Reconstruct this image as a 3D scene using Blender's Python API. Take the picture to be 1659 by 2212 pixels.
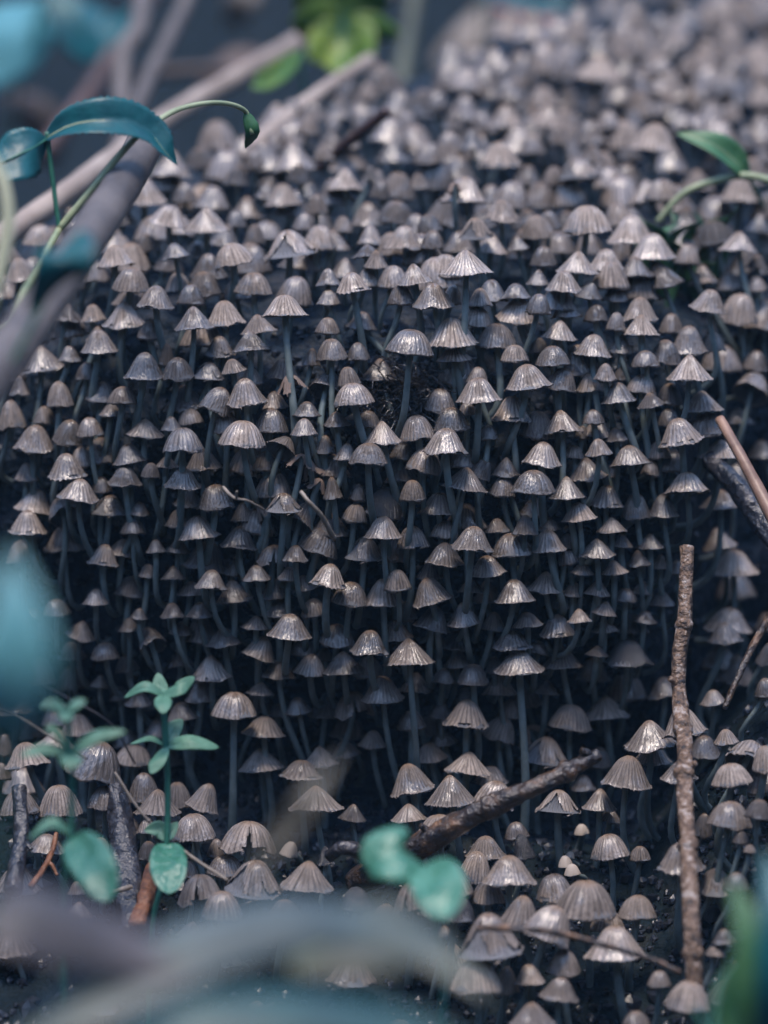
import bpy, math, random
import numpy as np
from mathutils import Vector, Matrix, noise
from mathutils.bvhtree import BVHTree

# One unit is one decimetre: the caps are little more than a centimetre across.
for o in list(bpy.data.objects):
    bpy.data.objects.remove(o, do_unlink=True)
random.seed(11)
scene = bpy.context.scene
scene.unit_settings.system = 'METRIC'
scene.unit_settings.scale_length = 0.1
col = scene.collection
R = math.radians

# ------------------------------------------------------------------ camera
PITCH, DIST, ZC = R(6.0), 12.0, 0.83
FAR = DIST - 8.0                              # depths below are measured from 4 units in front of the lens
W_, H_, F_ = 1659.0, 2212.0, 9480.0          # picture plane used for sighting lines
CAM = Vector((0, -DIST * math.cos(PITCH), ZC + DIST * math.sin(PITCH)))
FWD = Vector((0, math.cos(PITCH), -math.sin(PITCH)))
UP = Vector((0, math.sin(PITCH), math.cos(PITCH)))
RIGHT = Vector((1, 0, 0))
cd = bpy.data.cameras.new('camera')
cam = bpy.data.objects.new('camera', cd)
col.objects.link(cam)
cam.location = CAM
cam.rotation_euler = (math.pi / 2 - PITCH, 0, 0)
cd.sensor_fit = 'HORIZONTAL'
cd.sensor_width = 24.0
cd.lens = 24.0 * F_ / W_
cd.clip_start = 0.05
cd.clip_end = 500
cd.dof.use_dof = True
cd.dof.focus_distance = 11.82
cd.dof.aperture_fstop = cd.lens * 0.001 / 0.25
cd.dof.aperture_blades = 0
scene.camera = cam

# ------------------------------------------------------------------ light
world = bpy.data.worlds.new('World')
scene.world = world
world.use_nodes = True
wn = world.node_tree.nodes
wl = world.node_tree.links
sky = wn.new('ShaderNodeTexSky')
sky.sky_type = 'NISHITA'
sky.sun_disc = False
SUN_EL, SUN_AZ = R(71), R(192)                # from behind and a little left of the camera
sky.sun_elevation = SUN_EL
sky.sun_rotation = SUN_AZ
sky.ozone_density = 0.8
sky.dust_density = 0.3
wl.new(sky.outputs[0], wn['Background'].inputs[0])
wn['Background'].inputs[1].default_value = 0.15
sd = bpy.data.lights.new('sun', 'SUN')
sd.energy = 1.3
sd.angle = R(18)
sd.color = (1.0, 0.85, 0.72)
sun = bpy.data.objects.new('sun', sd)
col.objects.link(sun)
to_sun = Vector((math.sin(SUN_AZ) * math.cos(SUN_EL), math.cos(SUN_AZ) * math.cos(SUN_EL), math.sin(SUN_EL)))
sun.rotation_euler = to_sun.to_track_quat('Z', 'Y').to_euler()
sun.location = to_sun * 20
scene.view_settings.view_transform = 'Standard'
scene.view_settings.look = 'None'
scene.view_settings.exposure = 1.7
scene.view_settings.gamma = 1.0
scene.view_settings.use_curve_mapping = False
scene.cycles.max_bounces = 5
scene.cycles.use_denoising = True

# ------------------------------------------------------------------ helpers
def ray(u, v):
    return (FWD * F_ + RIGHT * (u - W_ / 2) + UP * (H_ / 2 - v)).normalized()

def at(u, v, d):
    """point on the sighting line (u, v) at depth d"""
    r = ray(u, v)
    return CAM + r * ((d + FAR) / r.dot(FWD))

def pw(w, d):
    """real width of w picture-plane pixels at depth d"""
    return w * (d + FAR) / F_

def sstep(a, b, x):
    t = min(1.0, max(0.0, (x - a) / (b - a)))
    return t * t * (3 - 2 * t)

def lerp_tab(tab, x):
    if x <= tab[0][0]:
        return tab[0][1]
    for (a, va), (b, vb) in zip(tab, tab[1:]):
        if x <= b:
            return va + (vb - va) * (x - a) / (b - a)
    return tab[-1][1]

def catmull(pts, n):
    P = [Vector(p) for p in pts]
    P = [P[0] * 2 - P[1]] + P + [P[-1] * 2 - P[-2]]
    out = []
    seg = len(P) - 3
    for k in range(n + 1):
        f = k / n * seg
        i = min(int(f), seg - 1)
        t = f - i
        a, b, c, d = P[i:i + 4]
        out.append(0.5 * ((2 * b) + (c - a) * t + (2 * a - 5 * b + 4 * c - d) * t * t + (3 * b - a - 3 * c + d) * t ** 3))
    return out

def mesh_obj(name, verts, faces, mats, parent=None, smooth=True, uvs=None, attr=None, mat_idx=None):
    me = bpy.data.meshes.new(name)
    me.from_pydata([tuple(v) for v in verts], [], faces)
    finish_mesh(me, mats, smooth, uvs, attr, mat_idx)
    return link(name, me, parent)

def finish_mesh(me, mats, smooth=True, uvs=None, attr=None, mat_idx=None):
    for m in (mats if isinstance(mats, (list, tuple)) else [mats]):
        me.materials.append(m)
    n = len(me.polygons)
    me.polygons.foreach_set('use_smooth', np.full(n, smooth, dtype=bool))
    if mat_idx is not None:
        me.polygons.foreach_set('material_index', np.asarray(mat_idx, dtype=np.int32))
    lv = np.empty(len(me.loops), dtype=np.int32)
    me.loops.foreach_get('vertex_index', lv)
    if uvs is not None:
        u = me.uv_layers.new(name='map')
        u.data.foreach_set('uv', np.asarray(uvs, dtype=np.float32)[lv].ravel())
    if attr is not None:
        a = me.attributes.new('groove', 'FLOAT', 'POINT')
        a.data.foreach_set('value', np.asarray(attr, dtype=np.float32))
    me.update()

def link(name, me, parent=None):
    o = bpy.data.objects.new(name, me)
    col.objects.link(o)
    if parent is not None:
        o.parent = parent
    return o

def tag(o, label=None, cat=None, group=None, kind=None):
    if label: o['label'] = label
    if cat: o['category'] = cat
    if group: o['group'] = group
    if kind: o['kind'] = kind
    return o

def empty(name, loc):
    o = bpy.data.objects.new(name, None)
    o.empty_display_size = 0.05
    o.location = loc
    col.objects.link(o)
    return o

def tube_data(path, radii, seg=8, rough=0.0, seed=0, cap=True):
    """tapering tube along a list of points; rough gives bark-like lumps"""
    n = len(path)
    V, Fc = [], []
    nrm = None
    for i, p in enumerate(path):
        t = (path[min(i + 1, n - 1)] - path[max(i - 1, 0)]).normalized()
        if nrm is None:
            h = Vector((0, 0, 1)) if abs(t.z) < 0.9 else Vector((1, 0, 0))
            nrm = t.cross(h).normalized()
        else:
            nrm = (nrm - t * nrm.dot(t)).normalized()
        b = t.cross(nrm)
        r = radii[i] if isinstance(radii, (list, tuple)) else radii
        for k in range(seg):
            a = 2 * math.pi * k / seg
            rr = r
            if rough:
                q = p / r * 0.22
                rr = r * (1 + rough * noise.noise(Vector((q.x + math.cos(a) * 1.3, q.y + math.sin(a) * 1.3, q.z + seed)))
                          + rough * 0.6 * noise.noise(Vector((q.x * 3 + math.cos(a) * 3, q.y * 3 + math.sin(a) * 3, q.z * 3 + seed))))
            V.append(p + (nrm * math.cos(a) + b * math.sin(a)) * rr)
    for i in range(n - 1):
        for k in range(seg):
            k2 = (k + 1) % seg
            Fc.append((i * seg + k, i * seg + k2, (i + 1) * seg + k2, (i + 1) * seg + k))
    if cap:
        Fc.append(tuple(range(seg - 1, -1, -1)))
        Fc.append(tuple((n - 1) * seg + k for k in range(seg)))
    return V, Fc

# ------------------------------------------------------------------ materials
def new_mat(name):
    m = bpy.data.materials.new(name)
    m.use_nodes = True
    nt = m.node_tree
    return m, nt, nt.nodes, nt.links, nt.nodes['Principled BSDF']

def nd(N, t, **kw):
    n = N.new(t)
    for k, v in kw.items():
        setattr(n, k, v)
    return n

def ramp(N, stops, interp='LINEAR'):
    r = N.new('ShaderNodeValToRGB')
    r.color_ramp.interpolation = interp
    e = r.color_ramp.elements
    while len(e) < len(stops):
        e.new(0.5)
    for el, (p, c) in zip(e, stops):
        el.position = p
        el.color = (c[0], c[1], c[2], 1) if not isinstance(c, (int, float)) else (c, c, c, 1)
    return r

def mix(N, L, a, b, f, mode='MIX'):
    m = N.new('ShaderNodeMix')
    m.data_type = 'RGBA'
    m.blend_type = mode
    for sock, val in ((m.inputs[6], a), (m.inputs[7], b), (m.inputs[0], f)):
        if hasattr(val, 'is_linked') or hasattr(val, 'links'):
            L.new(val, sock)
        elif isinstance(val, (int, float)):
            sock.default_value = val
        else:
            sock.default_value = (val[0], val[1], val[2], 1)
    return m.outputs[2]

def math_n(N, L, op, a, b=None):
    m = N.new('ShaderNodeMath')
    m.operation = op
    for s, val in ((m.inputs[0], a), (m.inputs[1], b)):
        if val is None:
            continue
        if hasattr(val, 'links'):
            L.new(val, s)
        else:
            s.default_value = val
    return m.outputs[0]

def cap_material():
    m, nt, N, L, B = new_mat('mushroom_cap')
    info = nd(N, 'ShaderNodeObjectInfo')
    geo = nd(N, 'ShaderNodeNewGeometry')
    oc = nd(N, 'ShaderNodeSeparateColor')
    L.new(info.outputs['Color'], oc.inputs[0])
    isl = math_n(N, L, 'MULTIPLY', oc.outputs[1], geo.outputs['Random Per Island'])
    rnd = math_n(N, L, 'ADD', oc.outputs[0], math_n(N, L, 'MULTIPLY', isl, 0.8))
    wetness = math_n(N, L, 'ADD', oc.outputs[2], math_n(N, L, 'FRACT', math_n(N, L, 'MULTIPLY', isl, 7.31)))
    uv = nd(N, 'ShaderNodeUVMap', uv_map='map')
    sep = nd(N, 'ShaderNodeSeparateXYZ')
    L.new(uv.outputs[0], sep.inputs[0])
    tone = ramp(N, [(0.0, (0.062, 0.060, 0.062)), (0.5, (0.198, 0.166, 0.147)), (1.0, (0.40, 0.330, 0.285))])
    L.new(rnd, tone.inputs[0])
    # streaks that run from crown to margin
    offs = nd(N, 'ShaderNodeCombineXYZ')
    L.new(math_n(N, L, 'MULTIPLY', math_n(N, L, 'ADD', info.outputs['Random'], rnd), 37.0), offs.inputs[2])
    addv = nd(N, 'ShaderNodeVectorMath', operation='ADD')
    L.new(uv.outputs[0], addv.inputs[0]); L.new(offs.outputs[0], addv.inputs[1])
    mp = nd(N, 'ShaderNodeMapping')
    mp.inputs['Scale'].default_value = (26, 2.2, 1)
    L.new(addv.outputs[0], mp.inputs[0])
    st = nd(N, 'ShaderNodeTexNoise'); st.inputs['Scale'].default_value = 1.0; st.inputs['Detail'].default_value = 4
    L.new(mp.outputs[0], st.inputs['Vector'])
    str_r = ramp(N, [(0.3, 0.55), (0.7, 1.3)])
    L.new(st.outputs[0], str_r.inputs[0])
    c = mix(N, L, tone.outputs[0], str_r.outputs[0], 1.0, 'MULTIPLY')
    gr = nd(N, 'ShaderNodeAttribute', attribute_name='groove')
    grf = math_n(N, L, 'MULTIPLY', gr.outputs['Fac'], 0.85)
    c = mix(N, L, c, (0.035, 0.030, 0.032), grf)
    tc0 = nd(N, 'ShaderNodeTexCoord')
    mot = nd(N, 'ShaderNodeTexNoise'); mot.inputs['Scale'].default_value = 16; mot.inputs['Detail'].default_value = 4; mot.inputs['Roughness'].default_value = 0.75
    L.new(tc0.outputs['Object'], mot.inputs['Vector'])
    mot_r = ramp(N, [(0.3, 0.74), (0.7, 1.2)])
    L.new(mot.outputs[0], mot_r.inputs[0])
    c = mix(N, L, c, mot_r.outputs[0], 1.0, 'MULTIPLY')
    # ochre crown and pale downy margin
    ap = ramp(N, [(0.06, 0.9), (0.36, 0.0)])
    L.new(sep.outputs[1], ap.inputs[0])
    c = mix(N, L, c, (0.27, 0.165, 0.095), math_n(N, L, 'MULTIPLY', ap.outputs[0], 0.8))
    mg = ramp(N, [(0.88, 0.0), (1.0, 0.4)])
    L.new(sep.outputs[1], mg.inputs[0])
    c = mix(N, L, c, (0.33, 0.285, 0.265), mg.outputs[0])
    L.new(c, B.inputs['Base Color'])
    # wet patches
    mp2 = nd(N, 'ShaderNodeMapping'); mp2.inputs['Scale'].default_value = (7, 2.2, 1)
    L.new(addv.outputs[0], mp2.inputs[0])
    wt = nd(N, 'ShaderNodeTexNoise'); wt.inputs['Scale'].default_value = 1.0; wt.inputs['Detail'].default_value = 3
    L.new(mp2.outputs[0], wt.inputs['Vector'])
    wsum = math_n(N, L, 'ADD', wt.outputs[0], math_n(N, L, 'MULTIPLY', wetness, 0.30))
    wm = ramp(N, [(0.58, 0.0), (0.72, 1.0)])
    L.new(wsum, wm.inputs[0])
    rr = ramp(N, [(0.0, 0.66), (1.0, 0.26)])
    L.new(wm.outputs[0], rr.inputs[0])
    L.new(rr.outputs[0], B.inputs['Roughness'])
    L.new(wm.outputs[0], B.inputs['Coat Weight'])
    B.inputs['Coat Roughness'].default_value = 0.14
    B.inputs['Coat IOR'].default_value = 1.6
    fine = nd(N, 'ShaderNodeTexNoise'); fine.inputs['Scale'].default_value = 110; fine.inputs['Detail'].default_value = 2
    tc = nd(N, 'ShaderNodeTexCoord')
    L.new(tc.outputs['Object'], fine.inputs['Vector'])
    mp3 = nd(N, 'ShaderNodeMapping'); mp3.inputs['Scale'].default_value = (90, 11, 1)
    L.new(addv.outputs[0], mp3.inputs[0])
    gran = nd(N, 'ShaderNodeTexNoise'); gran.inputs['Scale'].default_value = 1.0; gran.inputs['Detail'].default_value = 3
    L.new(mp3.outputs[0], gran.inputs['Vector'])
    b1 = nd(N, 'ShaderNodeBump'); b1.inputs['Strength'].default_value = 0.75; b1.inputs['Distance'].default_value = 0.006
    L.new(gran.outputs[0], b1.inputs['Height'])
    b2 = nd(N, 'ShaderNodeBump'); b2.inputs['Strength'].default_value = 0.5; b2.inputs['Distance'].default_value = 0.008
    L.new(st.outputs[0], b2.inputs['Height']); L.new(b1.outputs[0], b2.inputs['Normal'])
    L.new(b2.outputs[0], B.inputs['Normal'])
    b3 = nd(N, 'ShaderNodeBump'); b3.inputs['Strength'].default_value = 0.35; b3.inputs['Distance'].default_value = 0.006
    L.new(gran.outputs[0], b3.inputs['Height'])
    L.new(b3.outputs[0], B.inputs['Coat Normal'])
    B.inputs['Specular IOR Level'].default_value = 0.3
    return m

def simple_mat(name, c1, c2, scale=8.0, rough=0.55, bump=0.3, dist=0.01, spec=0.5, detail=5, stretch=None, coat=0.0, trans=None, random_amt=0.0, c3=None):
    m, nt, N, L, B = new_mat(name)
    tc = nd(N, 'ShaderNodeTexCoord')
    src = tc.outputs['Object']
    if stretch:
        mp = nd(N, 'ShaderNodeMapping'); mp.inputs['Scale'].default_value = stretch
        L.new(src, mp.inputs[0]); src = mp.outputs[0]
    nz = nd(N, 'ShaderNodeTexNoise'); nz.inputs['Scale'].default_value = scale; nz.inputs['Detail'].default_value = detail
    nz.inputs['Roughness'].default_value = 0.62
    L.new(src, nz.inputs['Vector'])
    stops = [(0.34, c1), (0.66, c2)] if c3 is None else [(0.32, c1), (0.52, c2), (0.66, c3)]
    rp = ramp(N, stops)
    L.new(nz.outputs[0], rp.inputs[0])
    c = rp.outputs[0]
    if random_amt:
        info = nd(N, 'ShaderNodeObjectInfo'); geo = nd(N, 'ShaderNodeNewGeometry')
        r = math_n(N, L, 'FRACT', math_n(N, L, 'ADD', info.outputs['Random'], geo.outputs['Random Per Island']))
        rr = ramp(N, [(0, 1 - random_amt), (1, 1 + random_amt)])
        L.new(r, rr.inputs[0])
        c = mix(N, L, c, rr.outputs[0], 1.0, 'MULTIPLY')
    L.new(c, B.inputs['Base Color'])
    B.inputs['Roughness'].default_value = rough
    B.inputs['Specular IOR Level'].default_value = spec
    B.inputs['Coat Weight'].default_value = coat
    B.inputs['Coat Roughness'].default_value = 0.15
    if bump:
        n2 = nd(N, 'ShaderNodeTexNoise'); n2.inputs['Scale'].default_value = scale * 2.5; n2.inputs['Detail'].default_value = 6
        L.new(src, n2.inputs['Vector'])
        b = nd(N, 'ShaderNodeBump'); b.inputs['Strength'].default_value = bump; b.inputs['Distance'].default_value = dist
        L.new(n2.outputs[0], b.inputs['Height'])
        L.new(b.outputs[0], B.inputs['Normal']); L.new(b.outputs[0], B.inputs['Coat Normal'])
    if trans:
        t = nd(N, 'ShaderNodeBsdfTranslucent'); L.new(c, t.inputs[0])
        ms = nd(N, 'ShaderNodeMixShader'); ms.inputs[0].default_value = trans
        L.new(B.outputs[0], ms.inputs[1]); L.new(t.outputs[0], ms.inputs[2])
        L.new(ms.outputs[0], N['Material Output'].inputs[0])
    return m

M_CAP = cap_material()
M_GILL = simple_mat('mushroom_gill', (0.075, 0.08, 0.095), (0.15, 0.15, 0.16), 30, 0.7, 0.2, 0.003, random_amt=0.25)
M_STEM = simple_mat('mushroom_stem', (0.095, 0.135, 0.145), (0.20, 0.245, 0.245), 18, 0.5, 0.2, 0.003, trans=0.1, random_amt=0.2)
M_BUTTON = simple_mat('button_cap', (0.34, 0.29, 0.25), (0.46, 0.40, 0.35), 60, 0.6, 0.4, 0.002)
M_ROT = simple_mat('rotted_cap', (0.008, 0.009, 0.012), (0.035, 0.03, 0.03), 25, 0.18, 0.6, 0.004, coat=0.8)
M_TORN = simple_mat('withered_cap', (0.13, 0.095, 0.08), (0.30, 0.22, 0.18), 40, 0.55, 0.5, 0.004)
M_SOIL = simple_mat('soil', (0.003, 0.009, 0.018), (0.007, 0.015, 0.026), 7, 0.5, 1.0, 0.05, spec=0.22, c3=(0.022, 0.026, 0.036))
M_CRUMB = simple_mat('soil_crumb', (0.004, 0.008, 0.018), (0.020, 0.022, 0.028), 12, 0.3, 0.6, 0.01, spec=0.5, random_amt=0.5)
M_GROUND = simple_mat('ground', (0.002, 0.0065, 0.011), (0.005, 0.012, 0.017), 5.0, 0.7, 1.0, 0.06, spec=0.12, c3=(0.017, 0.020, 0.021))
M_BARK = simple_mat('bark', (0.02, 0.022, 0.028), (0.19, 0.115, 0.07), 42, 0.45, 1.0, 0.014, c3=(0.44, 0.38, 0.35))
M_BARKDARK = simple_mat('dark_bark', (0.008, 0.010, 0.016), (0.055, 0.038, 0.03), 22, 0.3, 1.0, 0.014, c3=(0.20, 0.11, 0.06), coat=0.3)
M_RUST = simple_mat('rusty_wood', (0.03, 0.018, 0.015), (0.20, 0.075, 0.03), 20, 0.5, 1.0, 0.012, c3=(0.30, 0.15, 0.08))
M_BLACKWOOD = simple_mat('black_rotten_wood', (0.006, 0.009, 0.016), (0.03, 0.03, 0.038), 16, 0.25, 1.0, 0.015, c3=(0.07, 0.06, 0.06), coat=0.3)
M_BRANCH = simple_mat('grey_branch', (0.065, 0.058, 0.06), (0.15, 0.13, 0.122), 5, 0.6, 0.5, 0.01)
M_BEIGE = simple_mat('beige_stalk', (0.22, 0.17, 0.14), (0.38, 0.31, 0.26), 5, 0.6, 0.3, 0.01)
M_STRAW = simple_mat('straw', (0.10, 0.08, 0.065), (0.30, 0.25, 0.205), 20, 0.45, 0.4, 0.003)
M_DARKHAIR = simple_mat('dark_rootlet', (0.015, 0.014, 0.018), (0.06, 0.05, 0.05), 14, 0.4, 0.3, 0.003)
M_LEAF = simple_mat('seedling_leaf', (0.085, 0.225, 0.140), (0.17, 0.35, 0.235), 22, 0.5, 0.35, 0.006, trans=0.25, coat=0.0)
M_COTY = simple_mat('seed_leaf', (0.03, 0.17, 0.10), (0.10, 0.29, 0.20), 14, 0.34, 0.8, 0.016, trans=0.15, coat=0.5)
M_TEAL = simple_mat('teal_leaf', (0.003, 0.065, 0.085), (0.008, 0.125, 0.145), 9, 0.42, 0.5, 0.008, trans=0.2)
M_PALETEAL = simple_mat('pale_teal_leaf', (0.05, 0.24, 0.29), (0.16, 0.40, 0.43), 3, 0.4, 0.3, 0.01, trans=0.25)
M_GREEN = simple_mat('fresh_leaf', (0.07, 0.19, 0.04), (0.24, 0.33, 0.05), 4, 0.45, 0.3, 0.01, trans=0.3)
M_MIDGREEN = simple_mat('mid_green_leaf', (0.03, 0.13, 0.055), (0.10, 0.24, 0.11), 6, 0.42, 0.3, 0.008, trans=0.25)
M_GSTEM = simple_mat('green_stem', (0.02, 0.12, 0.09), (0.05, 0.2, 0.14), 20, 0.4, 0.2, 0.003, trans=0.15)
M_PSTEM = simple_mat('pale_stem', (0.16, 0.22, 0.12), (0.40, 0.44, 0.27), 8, 0.45, 0.2, 0.003)
M_CREAM = simple_mat('cream_stalk', (0.42, 0.44, 0.30), (0.60, 0.60, 0.42), 4, 0.5, 0.2, 0.004)
M_DEAD = simple_mat('withered_leaf', (0.025, 0.05, 0.06), (0.085, 0.12, 0.125), 2.2, 0.5, 0.5, 0.02, trans=0.1, c3=(0.125, 0.14, 0.115))
M_DEADBROWN = simple_mat('dead_leaf_litter', (0.012, 0.012, 0.016), (0.05, 0.038, 0.033), 4, 0.6, 0.3, 0.01, random_amt=0.6)
M_REDLEAF = simple_mat('red_leaf', (0.12, 0.03, 0.03), (0.25, 0.07, 0.05), 5, 0.5, 0.3, 0.01)
M_GRASS = simple_mat('grass_blade', (0.02, 0.085, 0.05), (0.06, 0.16, 0.07), 6, 0.45, 0.2, 0.006, trans=0.25, random_amt=0.3)

# ------------------------------------------------------------------ terrain
PROFILE = [(-0.55, -0.62), (-0.20, -0.26), (0.16, -0.03), (0.27, 0.08), (0.24, 0.20), (0.13, 0.36), (0.05, 0.55), (0.02, 0.75), (0.03, 0.95), (0.09, 1.14),
           (0.22, 1.29), (0.45, 1.39), (0.9, 1.54), (1.6, 1.74), (2.4, 1.97), (3.1, 2.15), (3.7, 2.30), (4.3, 2.28), (5.0, 1.5), (5.5, -0.4)]
EDGE = [(-0.6, -1.5), (0.19, -1.42), (0.5, -1.32), (1.3, -1.02), (2.0, -0.42), (2.55, 0.10), (3.2, 0.50), (4.2, 0.9), (5.5, 1.6)]

def mound_mesh():
    prof = catmull([Vector((0, y, z)) for y, z in PROFILE], 230)
    xs = np.linspace(-2.4, 3.0, 200)
    V = []
    for p in prof:
        for x in xs:
            y = p.y + 0.30 * min(abs(x), 1.3) ** 2.2
            if x > 0.72:
                y += 0.38 * sstep(0.72, 1.05, x) * (1 - sstep(1.0, 1.5, p.z))
            e = lerp_tab(EDGE, y)
            f = sstep(e - 0.45, e + 0.02, x)
            z = p.z * f - 0.5 * (1 - f)
            q = Vector((x, y, z))
            d = 0.055 * noise.fractal(q * 2.3, 1.0, 2.0, 5) + 0.02 * noise.noise(q * 17)
            V.append(q + Vector((d * 0.5, -d * 0.8, d * 0.8)))
    nx = len(xs)
    Fc = [(i * nx + j, i * nx + j + 1, (i + 1) * nx + j + 1, (i + 1) * nx + j) for i in range(len(prof) - 1) for j in range(nx - 1)]
    return V, Fc

def ground_z(x, y):
    z = -0.10 + 0.42 * sstep(0.62, 1.15, x) * sstep(-1.6, -0.5, y) * (1 - sstep(3, 6, y))
    t = max(0.0, -0.05 - y)
    z -= 0.62 * (t if t < 1.0 else 1.0 + 0.5 * (1 - math.exp(-(t - 1.0) * 2)))
    z += 0.10 * sstep(-0.55, -1.2, x) * (1 - sstep(3, 6, y))
    rr = math.hypot(x, (y - 0.5) * 0.95)
    z += 21.0 * sstep(13.5, 34, rr)  # encircling bank, added to shut out light from the low sky
    q = Vector((x, y, 0))
    near = math.exp(-((x / 3.0) ** 2 + (y / 3.0) ** 2))
    z += (0.05 * noise.fractal(q * 2.1, 1.0, 2.0, 4) + 0.014 * noise.noise(q * 14)) * (0.35 + 0.65 * near)
    return z

def ground_mesh():
    def axis(lo, hi, fine_lo, fine_hi, step):
        a = list(np.arange(fine_lo, fine_hi, step))
        s, x = step, fine_hi
        while x < hi:
            a.append(x); s *= 1.22; x += s
        a.append(hi)
        s, x = step * 1.22, fine_lo - step
        pre = []
        while x > lo:
            pre.append(x); s *= 1.22; x -= s
        pre.append(lo)
        return pre[::-1] + a
    xs = axis(-200, 200, -2.0, 2.4, 0.028)
    ys = axis(-200, 200, -2.6, 1.2, 0.028)
    V = [Vector((x, y, ground_z(x, y))) for y in ys for x in xs]
    nx = len(xs)
    Fc = [(i * nx + j, i * nx + j + 1, (i + 1) * nx + j + 1, (i + 1) * nx + j) for i in range(len(ys) - 1) for j in range(nx - 1)]
    return V, Fc

mv, mf = mound_mesh()
mound = tag(mesh_obj('mound', mv, mf, M_SOIL), 'steep dark soil mound crowded with small mushrooms', kind='structure')
gv, gf = ground_mesh()
ground = tag(mesh_obj('ground', gv, gf, M_GROUND), 'dark wet forest soil around the mound', kind='structure')
off = len(mv)
BVH = BVHTree.FromPolygons(mv + gv, mf + [tuple(i + off for i in f) for f in gf])

def hit(u, v):
    loc, nor, idx, d = BVH.ray_cast(CAM, ray(u, v))
    return loc, nor

def drop(p):
    """surface point straight below p"""
    loc, nor, idx, d = BVH.ray_cast(Vector((p.x, p.y, p.z + 0.02)), Vector((0, 0, -1)))
    return loc if loc is not None else Vector((p.x, p.y, ground_z(p.x, p.y)))

# ------------------------------------------------------------------ mushroom shapes
PROFS = {
    'bell': [(0, 1), (.13, .985), (.26, .93), (.38, .84), (.50, .70), (.61, .53), (.72, .36), (.83, .20), (.92, .085), (1, 0)],
    'dome': [(0, 1), (.15, .99), (.31, .95), (.46, .87), (.60, .745), (.72, .59), (.82, .42), (.90, .26), (.96, .12), (1, 0)],
    'cone': [(0, 1), (.10, .97), (.22, .88), (.34, .755), (.46, .615), (.58, .47), (.70, .325), (.81, .20), (.91, .09), (1, 0)],
}

def cap_arrays(form, n_rib, seg, rings, seed, wave=0.03, rib=0.03, tear=None, chew=0.0):
    """outer skin of a cap: margin radius 1, crown height 1; returns verts, faces, uv, groove"""
    rg = random.Random(seed)
    prof = catmull([Vector((r, z, 0)) for r, z in PROFS[form]], rings)
    ph = [rg.uniform(0, 6.28) for _ in range(6)]
    V, U, G, Fc = [], [], [], []
    rag = [rg.gauss(0, 1) for _ in range(seg)]
    ribj = [rg.uniform(-0.35, 0.35) for _ in range(n_rib + 1)]
    ribd = [rg.uniform(0.55, 1.0) for _ in range(n_rib + 1)]
    for i, p in enumerate(prof):
        t = i / rings
        a = rib * sstep(0.12, 0.45, t)
        for k in range(seg):
            th = 2 * math.pi * k / seg
            rp = th / (2 * math.pi) * n_rib
            fr = rp - math.floor(rp)
            dist = min(fr, 1 - fr) * 2                       # 0 in the groove, 1 on the rib
            idx = int(round(rp)) % n_rib
            g = max(0.0, 1 - dist / 0.55) ** 1.3 * ribd[idx]
            lump = 0.035 * math.sin(2 * th + ph[0]) * t + 0.022 * math.sin(5 * th + ph[1] + 2 * t) * t
            rr = p.x * (1 + lump) - a * g
            z = p.y + wave * math.sin(3 * th + ph[2]) * t ** 3 + wave * 0.6 * math.sin(7 * th + ph[3]) * t ** 4 + 0.012 * math.sin(4 * th + ph[4] + 7 * t)
            if i == rings:
                z += -0.030 * abs(rag[k]) + 0.015 + 0.03 * (1 - g)
                rr += 0.012 * rag[k]
            V.append((rr * math.cos(th), rr * math.sin(th), z))
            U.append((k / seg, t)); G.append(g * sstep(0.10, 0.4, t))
    # rolled-in lip so that the margin has thickness
    for k in range(seg):
        x, y, z = V[rings * seg + k]
        V.append((x * 0.955, y * 0.955, z + 0.03)); U.append((k / seg, 1.0)); G.append(0.3)
    def open_(i, k):
        if tear is None:
            return False
        for (c, w, t0, sd) in tear:
            th = 2 * math.pi * (k + 0.5) / seg
            d = abs((th - c + math.pi) % (2 * math.pi) - math.pi)
            tt = (i + 0.5) / rings
            jag = 0.30 * noise.noise(Vector((tt * 5 + sd, th * 4, sd)))
            if tt > t0 and d < w * (tt - t0) / (1 - t0) * (1 + jag * 2):
                return True
        return False
    for i in range(rings + 1):
        for k in range(seg):
            if open_(min(i, rings - 1), k):
                continue
            if chew and i >= rings - 3:
                if noise.noise(Vector((math.cos(2 * math.pi * k / seg) * 2.2 + seed, math.sin(2 * math.pi * k / seg) * 2.2, i * 0.12))) > 0.33 - chew:
                    continue
            k2 = (k + 1) % seg
            Fc.append((i * seg + k, (i + 1) * seg + k, (i + 1) * seg + k2, i * seg + k2))
    return np.array(V), Fc, np.array(U), np.array(G)

def gill_arrays(form, n_gill, rings=4):
    seg = n_gill * 2
    prof = catmull([Vector((r, z, 0)) for r, z in PROFS[form]], 30)
    V, Fc = [], []
    for i in range(rings + 1):
        f = i / rings
        r = 0.10 + 0.85 * f
        zi = min(prof, key=lambda p: abs(p.x - r)).y - 0.05
        zi = max(zi, 0.02)
        for k in range(seg):
            th = 2 * math.pi * k / seg
            dz = -0.16 * (1 - f) - (0.12 * math.sin(math.pi * f) if k % 2 else 0.0)
            V.append((r * math.cos(th), r * math.sin(th), zi + dz * 0.9))
    for i in range(rings):
        for k in range(seg):
            k2 = (k + 1) % seg
            Fc.append((i * seg + k, i * seg + k2, (i + 1) * seg + k2, (i + 1) * seg + k))
    return np.array(V), Fc

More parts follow.
